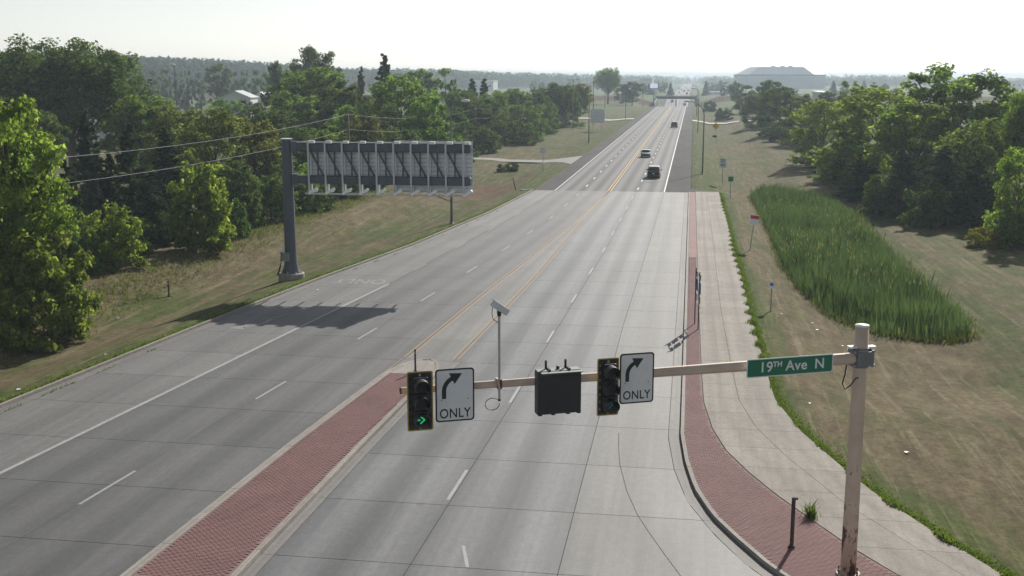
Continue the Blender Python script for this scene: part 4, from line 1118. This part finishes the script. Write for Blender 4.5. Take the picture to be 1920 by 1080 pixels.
def billboard():
    p = at_y(1226, 166, 790); g = gz(p[0], 790); z0 = p[2] - g; k = depth(p) / F_PX; w, h = 14.5 * k, 9.5 * k
    t = thing('billboard', 'pale blue-white billboard standing left of the railway bridge', 'billboard', (p[0], 790, g))
    q = MB(); q.tube([(0, .4, 0), (0, .4, z0 + .3)], .35, 10); q.obj('post', 'lamp_steel', t)
    q = MB(); q.box((0, .1, z0 + h / 2), (w, .6, h)); q.obj('panel', 'lamp_steel', t)
    m = NT('billboard_screen'); v = m.noise(.6, 3, .5, m.coord()); m.fin(m.ramp(v, (.35, (.45, .48, .85)), (.65, (.8, .82, .95))), .5)
    m.b.inputs['Emission Color'].default_value = (.66, .68, .95, 1); m.b.inputs['Emission Strength'].default_value = .55
    q = MB(); q.box((0, -.22, z0 + h / 2 + .1), (w * .97, .04, h * .9)); q.obj('screen', 'billboard_screen', t)
    q = MB(); q.box((0, -.2, z0 - .35), (w * .8, .9, .5)); q.obj('catwalk', 'lamp_steel', t)
billboard()

# ------------------------------------------------------------------ vegetation
def cards(P, Nrm, size, asp=1.0, jitter=.8, seed=0):
    """leaf-sized diamond faces at points P facing roughly Nrm -> (verts, faces, tint)"""
    r = np.random.default_rng(seed); n = len(P)
    N = Nrm + r.normal(0, jitter, (n, 3)); N /= np.linalg.norm(N, axis=1)[:, None] + 1e-9
    a = r.normal(0, 1, (n, 3)); U = np.cross(N, a); U /= np.linalg.norm(U, axis=1)[:, None] + 1e-9; W = np.cross(N, U)
    s = (size * r.uniform(.6, 1.45, n))[:, None] if np.ndim(size) == 0 else size[:, None]
    b = N * s * r.uniform(-.25, .25, (n, 1))
    V = np.stack([P - U * s * asp, P - W * s * .62 + b, P + U * s * asp, P + W * s * .62 + b], 1)
    t = np.clip(r.normal(.45, .24, n), 0, 1)
    return V, t
def card_mesh(name, V, tint, mat):
    n, k = V.shape[:2]; me = bpy.data.meshes.new(name)
    me.vertices.add(n * k); me.vertices.foreach_set('co', V.reshape(-1).astype(np.float32))
    me.loops.add(n * k); me.loops.foreach_set('vertex_index', np.arange(n * k, dtype=np.int32))
    me.polygons.add(n); me.polygons.foreach_set('loop_start', np.arange(0, n * k, k, dtype=np.int32))
    me.polygons.foreach_set('loop_total', np.full(n, k, np.int32))
    me.materials.append(MATS[mat]); set_attr(me, 'tint', np.repeat(tint, k)); me.update(calc_edges=True); me.validate()
    return me
def shell(c, r3, n, r, inner=.25):
    d = r.normal(0, 1, (n, 3)); d /= np.linalg.norm(d, axis=1)[:, None]
    rad = np.where(r.random(n) < inner, r.uniform(.3, .85, n), r.uniform(.82, 1.08, n))
    return c + d * rad[:, None] * r3, d
def deciduous(name, H, Rad, base, n_lobe, n_card, size, seed, trunk_r=.3, drop=0.0):
    """crown of lobes, each lobe of smaller clumps, each clump a shell of leaf faces; limbs reach every lobe"""
    r = np.random.default_rng(seed); zc = (H + base) / 2; hz = (H - base) / 2
    lobes = []; tries = 0
    while len(lobes) < n_lobe and tries < 6000:
        tries += 1; d = r.normal(0, 1, 3); d /= np.linalg.norm(d); q = r.uniform(.15, 1.0) ** .45 * .84
        lr = Rad * r.uniform(.15, .30)
        if base < .9:                                       # foliage down to the ground
            f = .02 + .91 * r.random() ** 1.3; a = r.uniform(0, 2 * math.pi); w_ = Rad * (1 - f ** 3.6) ** .5 * r.uniform(.1, 1.0) ** .5 * .86
            p = np.array([w_ * math.cos(a), w_ * math.sin(a), base + f * (H - base)])
        else:
            p = np.array([d[0] * Rad * q, d[1] * Rad * q, zc + d[2] * hz * q])
        p[2] = min(p[2], H - lr * r.uniform(.5, .9))
        if all(np.linalg.norm(p - o) > .50 * (lr + l2) for o, l2 in lobes): lobes.append((p, lr))
    Vs, Ts = [], []; NC = 6; tot = sum(l ** 2 for _, l in lobes)
    for p, lr in lobes:
        lt = r.normal(0, .10); per = max(4, int(n_card * lr ** 2 / tot / NC))
        for k in range(NC):
            d = r.normal(0, 1, 3); d /= np.linalg.norm(d)
            cp = p + d * lr * r.uniform(.35, .85); cr = lr * r.uniform(.40, .68)
            pts, nn = shell(cp, np.array([cr, cr, cr * .72]), per, r, .45)
            out = pts - np.array([0, 0, zc]); out /= np.linalg.norm(out, axis=1)[:, None] + 1e-9
            if base < .6: pts[:, 2] = np.maximum(pts[:, 2], .05 + .3 * r.random(per))
            V, t = cards(pts, nn * .5 + out * .4 + np.array([0, 0, .45]), size, 1.0, .75, int(r.integers(1e9)))
            Vs.append(V); Ts.append(np.clip(t + lt + r.normal(0, .12), 0, 1))
    crown = card_mesh(name + '_crown', np.concatenate(Vs), np.concatenate(Ts), 'leaf_mid')
    m = MB(); top = np.array([0, 0, zc + hz * .3])
    m.tube([(0, 0, -.3), (.06 * H * .05, .0, base * .5 + .3), (0, .03 * H * .1, base + hz * .4), tuple(top)], [trunk_r * 1.25, trunk_r, trunk_r * .75, trunk_r * .3], 9)
    for p, lr in lobes[::2]:
        z0 = min(max(base * .75, p[2] * .55), zc); s = np.array([0, 0, z0]); mid = (s + p) / 2 + np.array([0, 0, -.06 * H]) * .5
        m.tube([tuple(s), tuple(mid), tuple(p), tuple(p + (p - mid) * .12)], [trunk_r * .5, trunk_r * .3, trunk_r * .17, trunk_r * .06], 6, caps=False)
    return crown, m.mesh(name + '_trunk', 'bark', True), H, Rad
def conifer(name, H, Rad, n_card, size, seed, power=.9, base=.02, col=1.0):
    r = np.random.default_rng(seed); Vs, Ts = [], []
    nb = 150; per = n_card // nb
    for i in range(nb):
        f = base + (1 - base) * (1 - (1 - (i + .5) / nb) ** .72); z = f * H
        L = Rad * (1 - f) ** power * r.uniform(.72, 1.12) + .22; a = r.uniform(0, 2 * math.pi)
        s = r.random(per) ** .6; side = r.normal(0, .14, per) * L * (1.15 - s); 
        x = s * L; zz = z - .22 * L * s + .16 * L * s ** 2 * 1.4 + r.normal(0, .05 * L + .04, per)
        ca, sa = math.cos(a), math.sin(a)
        P = np.stack([ca * x - sa * side, sa * x + ca * side, zz], 1)
        N = np.stack([ca * .35 * np.ones(per), sa * .35 * np.ones(per), np.ones(per)], 1)
        V, t = cards(P, N, size, 1.25, .55, int(r.integers(1e9))); Vs.append(V); Ts.append(np.clip(t + r.normal(0, .12), 0, 1))
    crown = card_mesh(name + '_crown', np.concatenate(Vs), np.concatenate(Ts), 'needle_dark')
    m = MB(); m.tube([(0, 0, -.3), (0, 0, H * .5), (0, 0, H * .97)], [.022 * H, .013 * H, .01], 8)
    return crown, m.mesh(name + '_trunk', 'bark', True), H, Rad

PROTO = {
    'near': deciduous('near', 15, 5.2, 3.4, 70, 14000, .18, 1, .26),
    'near_shrub': deciduous('near_shrub', 5.5, 3.0, .1, 60, 10000, .15, 2, .05),
    'tall': deciduous('tall', 15, 5.2, 1.9, 75, 19000, .165, 3, .28),
    'tall2': deciduous('tall2', 15, 5.0, 1.4, 70, 19000, .165, 4, .28),
    'spread': deciduous('spread', 20, 9.0, 6.6, 90, 32000, .20, 5, .52),
    'full': deciduous('full', 11, 4.6, .5, 65, 16000, .15, 6, .20),
    'full2': deciduous('full2', 11, 4.4, .3, 60, 16000, .15, 7, .20),
    'shrub': deciduous('shrub', 5, 3.2, .05, 50, 9000, .13, 8, .08),
    'shrub2': deciduous('shrub2', 4, 3.0, .05, 45, 8000, .13, 9, .07),
    'spruce': conifer('spruce', 12, 2.7, 15000, .14, 10),
    'spruce2': conifer('spruce2', 12, 3.0, 15000, .14, 11, .75),
    'far': deciduous('far', 15, 5.5, 1.0, 40, 4500, .36, 12, .26),
    'far2': deciduous('far2', 15, 5.0, .8, 36, 4500, .34, 13, .26),
    'farspruce': conifer('farspruce', 14, 2.6, 3600, .32, 14),
}
TN = [0]
def plant(px, ytop, Y, hw, proto, mat, label, group=None, name=None, yb=None, trunk=True):
    cr, tr, H0, R0 = PROTO[proto]
    p = at_y(px, ytop, Y); x = at_y(px, ytop + 60, Y)[0]; g = gz(x, Y); h = max(1.0, p[2] - g); w = hw * depth((x, Y, g + h / 2)) / F_PX
    con = 'spruce' in proto
    nm = name or ('spruce_tree' if con else 'shrub' if 'shrub' in proto else 'tree')
    TN[0] += 1
    t = thing(nm, label, 'shrub' if nm == 'shrub' else 'tree', (x, Y, g), (TN[0] * 2.39996) % 6.283, group)
    t.scale = (w / R0, w / R0, h / H0)
    c = link('crown', cr, t); c.material_slots[0].link = 'OBJECT'; c.material_slots[0].material = MATS[mat]
    link('trunk', tr, t)
    return t

D, M_, B_, O_ = 'leaf_dark', 'leaf_mid', 'leaf_bright', 'leaf_olive'
TREES = [
 # left, near
 (2, 138, 66, 130, 'near', B_, 'bright yellow-green leafy tree at the left edge'),
 (72, 428, 65, 104, 'near_shrub', B_, 'bright leafy bush at the foot of the left edge tree'),
 (-10, 300, 68, 90, 'near_shrub', M_, 'mid green bush behind the left edge tree'),
 (205, 388, 83, 72, 'shrub', B_, 'loose bright bush between the left edge tree and the round bush'),
 (150, 425, 80, 42, 'shrub2', M_, 'small bush left of the loose bright bush'),
 (374, 303, 94, 66, 'near_shrub', B_, 'rounded bright green bush in front of dark spruces'),
 (165, 205, 95, 56, 'spruce', 'needle_blue', 'tall blue-grey spruce left of the dark spruces'),
 (128, 300, 86, 44, 'spruce2', 'needle_dark', 'dark spruce beside the bright left edge tree'),
 (243, 232, 102, 54, 'spruce2', 'needle_dark', 'tall dark spruce left of centre in the spruce clump'),
 (312, 238, 110, 54, 'spruce', 'needle_dark', 'dark spruce right of centre in the spruce clump'),
 (205, 285, 96, 50, 'spruce', 'needle_dark', 'shorter dark spruce in front of the blue-grey spruce'),
 (283, 320, 98, 48, 'spruce2', 'needle_dark', 'low dark spruce behind the rounded bright bush'),
 (440, 300, 108, 52, 'full2', D, 'dark leafy tree right of the rounded bright bush'),
 (402, 200, 120, 78, 'full', O_, 'olive leafy tree above the rounded bright bush'),
 (478, 216, 126, 66, 'full2', O_, 'brownish olive tree left of the gantry post'),
 (335, 182, 134, 76, 'tall', O_, 'olive green tree behind the dark spruces'),
 (262, 160, 146, 82, 'tall2', M_, 'mid green tree right of the big cottonwood'),
 (125, 70, 150, 150, 'spread', D, 'big dark cottonwood with forked trunk at upper left'),
 (-25, 84, 160, 110, 'spread', D, 'big dark spreading tree cut by the left edge'),
 (60, 190, 130, 70, 'tall2', D, 'dark tree in front of the big cottonwood trunk'),
 (452, 352, 108, 46, 'shrub2', D, 'low dark shrub left of the gantry post foot'),
 (508, 330, 114, 58, 'shrub', D, 'dark hedge shrub just left of the gantry post'),
 (575, 342, 123, 56, 'shrub2', D, 'dark hedge shrub below the gantry sign panels'),
 (632, 332, 137, 50, 'shrub', D, 'dark hedge shrub at the right end of the hedge under the gantry'),
 (300, 400, 96, 60, 'shrub', D, 'dark undergrowth below the dark spruces left of the round bush'),
 (240, 420, 90, 50, 'shrub2', D, 'dark undergrowth behind the loose bright bush'),
 (100, 380, 78, 60, 'shrub', D, 'dark bush between the left edge tree and the loose bush'),
 (430, 372, 101, 40, 'shrub2', D, 'dark shrub at the right foot of the round bush'),
 (545, 300, 128, 55, 'shrub', M_, 'mid green undergrowth right behind the gantry post'),
 (690, 300, 150, 50, 'shrub2', D, 'dark shrub beneath the pale willow'),
 (860, 262, 200, 38, 'shrub', D, 'dark shrub right behind the gantry sign end'),
 (425, 184, 245, 44, 'full', M_, 'mid green tree in front of the grey shed'),
 (470, 186, 250, 36, 'full2', D, 'dark tree hiding the right end of the grey shed'),
 # left, middle
 (516, 104, 300, 28, 'far', D, 'dark round tree left of the tallest crown on the skyline'),
 (586, 73, 275, 56, 'tall', D, 'tallest dark crown on the left skyline'),
 (582, 110, 215, 84, 'tall2', M_, 'broad mid green tree below the tallest crown'),
 (505, 190, 172, 66, 'tall', D, 'dark tree behind the brownish olive tree'),
 (545, 238, 146, 52, 'full', D, 'dark tree directly behind the gantry post top'),
 (640, 148, 195, 66, 'full2', D, 'dark green tree between broad tree and tall spruce'),
 (612, 235, 152, 55, 'full2', M_, 'mid green bushy tree behind the left sign panel'),
 (686, 215, 163, 44, 'full', 'leaf_olive', 'pale yellowish willow behind the gantry sign'),
 (720, 100, 235, 42, 'spruce', 'needle_dark', 'slender spruce spire standing on the left skyline'),
 (678, 124, 262, 22, 'spruce2', 'needle_dark', 'small spruce left of the skyline spire'),
 (752, 138, 190, 78, 'full', M_, 'large dense tree right of the skyline spire'),
 (800, 180, 178, 58, 'full2', M_, 'dense tree with sunlit right side above the gantry sign end'),
 (745, 245, 166, 64, 'shrub', D, 'dark undergrowth shrub behind the gantry sign panels'),
 (830, 245, 178, 40, 'shrub2', M_, 'mid green shrub by the street lamp behind the gantry'),
 (790, 120, 335, 40, 'far', M_, 'hazy mid green tree right of the skyline spire'),
 (836, 124, 345, 32, 'far2', M_, 'hazy tree at the right end of the left skyline group'),
 (862, 172, 245, 44, 'full', D, 'dark tree left of the two pine tops'),
 (886, 148, 310, 24, 'farspruce', 'needle_dark', 'left one of two small dark pine tops'),
 (908, 148, 315, 22, 'farspruce', 'needle_dark', 'right one of two small dark pine tops'),
 (902, 184, 250, 52, 'full2', D, 'dark rounded tree behind the second wooden pole'),
 (955, 158, 305, 48, 'tall2', M_, 'mid green tree behind the dark rounded tree'),
 (987, 196, 268, 42, 'full', M_, 'leafy tree with lit right side beside the third wooden pole'),
 (898, 238, 226, 50, 'shrub', D, 'dark shrub left of the gravel road by the second pole'),
 (968, 226, 255, 46, 'shrub2', D, 'dark shrub under the leafy tree by the third pole'),
 (930, 215, 262, 26, 'shrub', 'leaf_red', 'reddish bush among the dark shrubs'),
 (925, 172, 278, 42, 'full', M_, 'mid green tree between the two pine tops and the third pole'),
 (872, 160, 292, 42, 'tall2', D, 'dark tree behind the second wooden pole'),
 (1002, 172, 312, 38, 'full', D, 'dark tree just left of the third wooden pole top'),
 (1060, 162, 348, 38, 'full2', D, 'dark tree between the two floodlit trees'),
 (1022, 192, 305, 32, 'full2', M_, 'mid green tree right of the third wooden pole'),
 (842, 200, 216, 44, 'full', D, 'dark tree beside the street lamp behind the gantry'),
 (702, 180, 206, 56, 'full2', D, 'dark tree behind the pale willow'),
 (662, 196, 182, 48, 'full', M_, 'mid green tree left of the pale willow'),
 (556, 170, 200, 66, 'full2', M_, 'mid green tree above the gantry post top'),
 (1010, 158, 385, 34, 'far', M_, 'hazy tree behind the third wooden pole'),
 (1040, 148, 352, 38, 'tall', D, 'dark tree under the twin floodlights left side'),
 (1083, 150, 375, 33, 'tall2', O_, 'olive tree under the twin floodlights right side'),
 (1030, 212, 335, 26, 'shrub', D, 'low dark shrub at the end of the left tree line'),
 (960, 305, 190, 16, 'shrub2', D, 'small dark bush in the bare ditch by the gravel road'),
 (940, 308, 188, 10, 'shrub2', D, 'tiny dark bush beside the small bush in the ditch'),
 (1140, 126, 640, 27, 'spread', M_, 'lone spreading tree before the bridge on the left'),
 (1185, 150, 620, 24, 'far', D, 'dark tree right of the lone spreading tree'),
 (1166, 156, 660, 18, 'far2', D, 'small dark tree just right of the lone tree trunk'),
 # right
 (1790, 118, 152, 138, 'full2', M_, 'largest rounded green tree on the right'),
 (1652, 160, 168, 118, 'full', B_, 'broad green tree left of the largest right tree'),
 (1545, 186, 200, 72, 'full', B_, 'lighter green tree at the left end of the right grove'),
 (1880, 168, 170, 60, 'tall2', M_, 'green tree right of the largest right tree'),
 (1722, 195, 145, 105, 'full2', B_, 'green tree in front of the largest right tree'),
 (1842, 220, 134, 88, 'full', M_, 'spreading green tree near the right edge'),
 (1592, 245, 172, 62, 'full2', M_, 'green tree above the left shaded spruce on the right'),
 (1560, 300, 176, 42, 'spruce2', 'needle_dark', 'shaded spruce at the left end of the right grove'),
 (1618, 285, 146, 58, 'spruce', 'needle_dark', 'shaded spruce behind the reeds left of the tall ones'),
 (1692, 280, 130, 66, 'spruce2', 'needle_blue', 'tall shaded spruce in the middle of the right grove'),
 (1768, 272, 124, 66, 'spruce', 'needle_blue', 'tall shaded spruce right of the middle one'),
 (1828, 300, 120, 58, 'spruce2', 'needle_dark', 'shaded spruce left of the bright edge bush'),
 (1655, 330, 128, 44, 'shrub', D, 'dark shrub at the foot of the right spruces'),
 (1740, 345, 120, 50, 'shrub2', D, 'dark low shrub in front of the tall right spruces'),
 (1912, 276, 108, 56, 'full', B_, 'bright bush cut by the right edge'),
 (1900, 385, 106, 44, 'shrub', M_, 'mid green shrub under the bright right edge bush'),
 (1842, 428, 106, 34, 'shrub2', 'leaf_yellow', 'low yellow-green shrub beside the right edge bush'),
 (1945, 150, 128, 62, 'spread', M_, 'tree with thick trunk at the right edge'),
 (1505, 176, 262, 46, 'full2', D, 'dark tree left of the lighter green right tree'),
 (1462, 162, 300, 50, 'full', D, 'dark rounded tree by the pale path on the right'),
 (1425, 172, 345, 42, 'full2', D, 'dark tree nearest the far path on the right'),
 (1470, 225, 275, 40, 'shrub', D, 'dark shrub under the rounded tree on the right'),
 (1440, 144, 430, 30, 'far', D, 'dark crown below the arena wall'),
 (1396, 158, 480, 28, 'far2', D, 'dark tree below the left end of the arena'),
 (1380, 150, 580, 16, 'far', D, 'small far tree left of the arena'),
 (1590, 148, 320, 28, 'far2', M_, 'green crown rising right of the arena'),
 (1550, 166, 360, 26, 'far', D, 'dark crown below the right end of the arena'),
 (1630, 160, 300, 26, 'far', M_, 'mid green crown between the arena and the broad tree'),
 (1355, 203, 430, 20, 'shrub', 'needle_blue', 'pale blue-green shrub on the right verge beyond the path'),
 (1330, 190, 520, 14, 'shrub2', 'needle_blue', 'small pale shrub farther along the right verge'),
]
for row in TREES: plant(*row)
for px, yt, hw, lb in ((262, 126, 17, 0), (288, 130, 15, 0), (312, 126, 16, 0), (336, 132, 14, 0), (354, 129, 12, 0), (376, 134, 14, 0), (408, 111, 30, 1), (440, 131, 13, 0), (460, 129, 13, 0), (480, 128, 14, 0), (497, 133, 12, 0)):
    if lb: plant(px, yt, 450, hw, 'far', D, 'taller dark tree in the row behind the brown field')
    else: plant(px, yt, 460 + (px * 7 % 30), hw, 'far2', D, '%s tree from the left in the dark row behind the brown field' % ('first', 'second', 'third', 'fourth', 'fifth', 'sixth', 'seventh', 'eighth', 'ninth', 'tenth', 'last')[[262, 288, 312, 336, 354, 376, 408, 440, 460, 480, 497].index(px)], 'tree row behind the brown field')
k = 0
for px in list(range(1322, 1382, 9)) + [1190, 1204, 1218, 1236, 1246, 1256] + list(range(1000, 1120, 17)) + list(range(1560, 1660, 19)):
    k += 1
    Y = 850 + (k * 97) % 420; yt = 150 + (k * 37) % 7
    plant(px, yt, Y, 7 + (k * 13) % 6, ('far', 'farspruce', 'far2')[k % 3], 'needle_dark' if k % 3 == 1 else D, 'small distant tree standing in the flat land beyond the railway', 'scattered trees beyond the railway')

def far_wood():
    """the wooded horizon that reads as one mass"""
    r = np.random.default_rng(77); Vs, Ts = [], []
    prof = line((-400, 100), (0, 100), (250, 106), (400, 113), (490, 118), (650, 128), (830, 131), (950, 137), (1290, 144), (1640, 142), (1850, 147), (2300, 147))
    dist = line((-400, 760), (0, 790), (250, 880), (490, 1080), (830, 1350), (1290, 2100), (1640, 1900), (2300, 2000))
    for rowk, (dd, dy, st) in enumerate(((1.0, 0.0, 5.2), (.93, 4.5, 7.0), (1.12, -1.0, 6.0))):
        px = -380.0
        while px < 2300:
            Y = dist(px) * dd * r.uniform(.97, 1.05); p = at_y(px, prof(px) + dy + r.uniform(-2.0, 3.0), Y)
            H = max(8.0, p[2]); w = st * r.uniform(.8, 1.5) * depth(p) / F_PX; n = 200
            if 1255 < px < 1315 and rowk < 2: px += st; continue
            c = np.array([p[0], Y, H * .52]); pts, nn = shell(c, np.array([w, w, H * .48]), n, r, .1)
            pts[:, 2] = np.minimum(pts[:, 2], H)
            V, t = cards(pts, nn + np.array([0, -.2, .3]), H * .050, 1.0, .7, int(r.integers(1e9))); Vs.append(V); Ts.append(np.clip(t + r.normal(0, .15), 0, 1))
            px += st * r.uniform(.6, 1.1)
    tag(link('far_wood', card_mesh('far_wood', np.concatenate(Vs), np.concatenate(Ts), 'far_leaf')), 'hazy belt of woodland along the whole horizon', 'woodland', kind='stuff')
far_wood()

def in_poly(x, y, poly):
    c = False; j = len(poly) - 1
    for i in range(len(poly)):
        (xi, yi), (xj, yj) = poly[i], poly[j]
        if (yi > y) != (yj > y) and x < (xj - xi) * (y - yi) / (yj - yi) + xi: c = not c
        j = i
    return c
def blades(P, h, w, lean, r, tone):
    """tapered upright blades -> triangles with a bend"""
    n = len(P); a = r.uniform(0, 2 * math.pi, n); d = np.stack([np.cos(a), np.sin(a), np.zeros(n)], 1)
    b = r.uniform(0, 2 * math.pi, n); s = np.stack([np.cos(b), np.sin(b), np.zeros(n)], 1) * w[:, None] / 2
    up = np.array([0, 0, 1.0]); ln = d * (lean * h * r.random(n))[:, None]
    V = np.stack([P - s, P + s, P + s * .8 + up * (h * .55)[:, None] + ln * .35, P + up * h[:, None] + ln, P - s * .8 + up * (h * .55)[:, None] + ln * .35], 1)
    return V, np.clip(r.normal(tone, .22, n), 0, 1)

REED = [(1408, 372), (1430, 410), (1452, 452), (1468, 500), (1505, 545), (1560, 590), (1620, 618), (1700, 634), (1780, 640), (1808, 634), (1800, 604), (1760, 568), (1700, 520), (1655, 470), (1625, 430), (1580, 395), (1530, 380), (1470, 370), (1430, 364)]
def reeds():
    r = np.random.default_rng(31); poly = [tuple(ground(*q))[:2] for q in REED]
    xs, ys = [p[0] for p in poly], [p[1] for p in poly]; P, Hh = [], []
    while len(P) < 46000:
        x, y = r.uniform(min(xs), max(xs)), min(ys) + (max(ys) - min(ys)) * r.random()
        if in_poly(x + r.normal(0, .35), y + r.normal(0, 1.2), poly): P.append((x, y, gz(x, y))); Hh.append((1.7 + .5 * wob(x * 3, y * 3) + r.normal(0, .28)) * (1 if all(in_poly(x + a, y + b, poly) for a, b in ((.9, 0), (-.9, 0), (0, 2.2), (0, -2.2))) else r.uniform(.45, .8)))
    P, Hh = np.array(P), np.clip(np.array(Hh), .6, 2.9)
    V, t = blades(P, Hh, r.uniform(.022, .055, len(P)), .34, r, .45)
    t = np.clip(t + .25 * np.array([wob(p[0] * 2.2, p[1] * 1.4) for p in P]), 0, 1)
    bed = thing('reed_bed', 'tall green reeds filling the ditch right of the sidewalk', 'reeds'); bed['kind'] = 'stuff'
    tag(link('reed_blades', card_mesh('reed_blades', V, t, 'reed'), bed), kind='stuff')
    sel = np.array([i for i in range(len(P)) if r.random() < .05 * max(0, .25 + wob(P[i][0] * 1.5 + 3, P[i][1] * .9)) * (1 if P[i][1] > 80 else .25)])
    Q = P[sel] + np.stack([r.normal(0, .1, len(sel)), r.normal(0, .1, len(sel)), Hh[sel] * r.uniform(.86, 1.08, len(sel))], 1)
    V2, t2 = blades(Q, np.full(len(Q), .30), np.full(len(Q), .07), .5, r, .5)
    tag(link('reed_heads', card_mesh('reed_heads', V2, t2, 'reed_head'), bed), kind='stuff')
reeds()

def grass():
    r = np.random.default_rng(41)
    Pg, Hg, Wg, Pd, Hd = [], [], [], [], []
    # overgrown fringe along the sidewalk
    for _ in range(15000):
        Y = 33 + 117 * r.random() ** 1.5; clump = max(0.0, .5 + .8 * wob(Y * 5.3, Y * 2.7) + .4 * math.sin(Y * 2.1))
        d = -.22 * clump ** 2 * r.random() + abs(r.normal(0, .25)); X = WR(Y) + d
        Pg.append((X, Y, max(gz(X, Y), .13 if d < 0 else -9))); Hg.append(r.uniform(.03, .08) + .20 * clump ** 2 * math.exp(-abs(d) * 3) * r.random()); Wg.append(.05)
    # weeds in the left gutter joint and behind the left kerb
    for _ in range(5000):
        Y = 40 + 100 * r.random() ** 1.3
        if r.random() < .22:
            c = wob(Y * 4.1, Y * 1.7)
            if c < .3: continue
            X = LC(Y) + .55 + r.normal(0, .05)
            Pg.append((X, Y, 0)); Hg.append(r.uniform(.04, .12)); Wg.append(.05)
        else:
            X = LC(Y) - .2 - abs(r.normal(0, .2)); Pg.append((X, Y, gz(X, Y))); Hg.append(r.uniform(.08, .22)); Wg.append(.05)
    for _ in range(110):
        Y = 37.9 + r.normal(0, .12); X = BR(37.9) + .05 + r.normal(0, .12); Pg.append((X, Y, .15)); Hg.append(r.uniform(.2, .6)); Wg.append(.035)
    # longer unmown grass round the reeds and along the foot of the left trees
    poly = [tuple(ground(*q))[:2] for q in REED]
    for _ in range(9000):
        k = int(r.integers(len(poly))); (xa, ya), (xb, yb) = poly[k], poly[(k + 1) % len(poly)]; u = r.random()
        X, Y = xa + (xb - xa) * u + r.normal(0, .35), ya + (yb - ya) * u + r.normal(0, .5)
        if r.random() < .5: Pg.append((X, Y, gz(X, Y))); Hg.append(r.uniform(.1, .5)); Wg.append(.05)
        else: Pd.append((X, Y, gz(X, Y))); Hd.append(r.uniform(.1, .4))
    for _ in range(9000):
        Y = 58 + 90 * r.random(); X = -41.5 + r.normal(0, 1.2) + .03 * (Y - 100) * (Y < 100)
        if r.random() < .5: Pg.append((X, Y, gz(X, Y))); Hg.append(r.uniform(.1, .4)); Wg.append(.06)
        else: Pd.append((X, Y, gz(X, Y))); Hd.append(r.uniform(.1, .35))
    V, t = blades(np.array(Pg), np.array(Hg), np.array(Wg), .9, r, .45)
    tag(link('green_grass', card_mesh('green_grass', V, t, 'grass_green')), 'green grass and weeds along the kerb and sidewalk edges', 'grass', kind='stuff')
    V, t = blades(np.array(Pd), np.array(Hd), np.full(len(Pd), .06), .9, r, .45)
    tag(link('dry_grass', card_mesh('dry_grass', V, t, 'grass_dry')), 'longer dry grass round the reeds and along the left trees', 'grass', kind='stuff')
grass()

def litter():
    r = np.random.default_rng(8); n = 0; mb = MB(); mb.add([(-.5, -.35, 0), (.4, -.5, .08), (.5, .3, .02), (-.3, .5, .12)], [(0, 1, 2, 3)]); me = mb.mesh('litter', 'sign_white')
    for px, py in ((332, 628), (198, 666), (595, 545), (1523, 607), (1580, 650), (1465, 590), (1518, 758), (1532, 620), (1440, 515), (1700, 850), (35, 732), (222, 598)):
        g = ground(px, py); s = r.uniform(.10, .22); n += 1
        o = link('litter', me, None, g + Vector((0, 0, .06))); o.scale = (s, s, s); o.rotation_euler = (0, 0, r.uniform(0, 6))
        tag(o, 'scrap of white litter lying in the verge grass', 'litter', 'litter scraps in the grass')
litter()

# ------------------------------------------------------------------ haze
def haze():
    t = bpy.data.materials.new('haze_air'); t.use_nodes = True; nt = t.node_tree; nt.nodes.remove(nt.nodes['Principled BSDF'])
    v = nt.nodes.new('ShaderNodeVolumePrincipled'); v.inputs['Color'].default_value = (.74, .88, 1.0, 1)
    v.inputs['Density'].default_value = .00030; v.inputs['Anisotropy'].default_value = .25
    nt.links.new(v.outputs[0], nt.nodes['Material Output'].inputs['Volume'])
    mb = MB(); mb.box((0, 4480, 14.0), (7600, 9200, 42)); me = bpy.data.meshes.new('haze'); me.from_pydata(mb.v, [], mb.f); me.materials.append(t)
    tag(link('haze', me), 'thin pale morning haze over the whole scene', 'haze', kind='stuff')
haze()
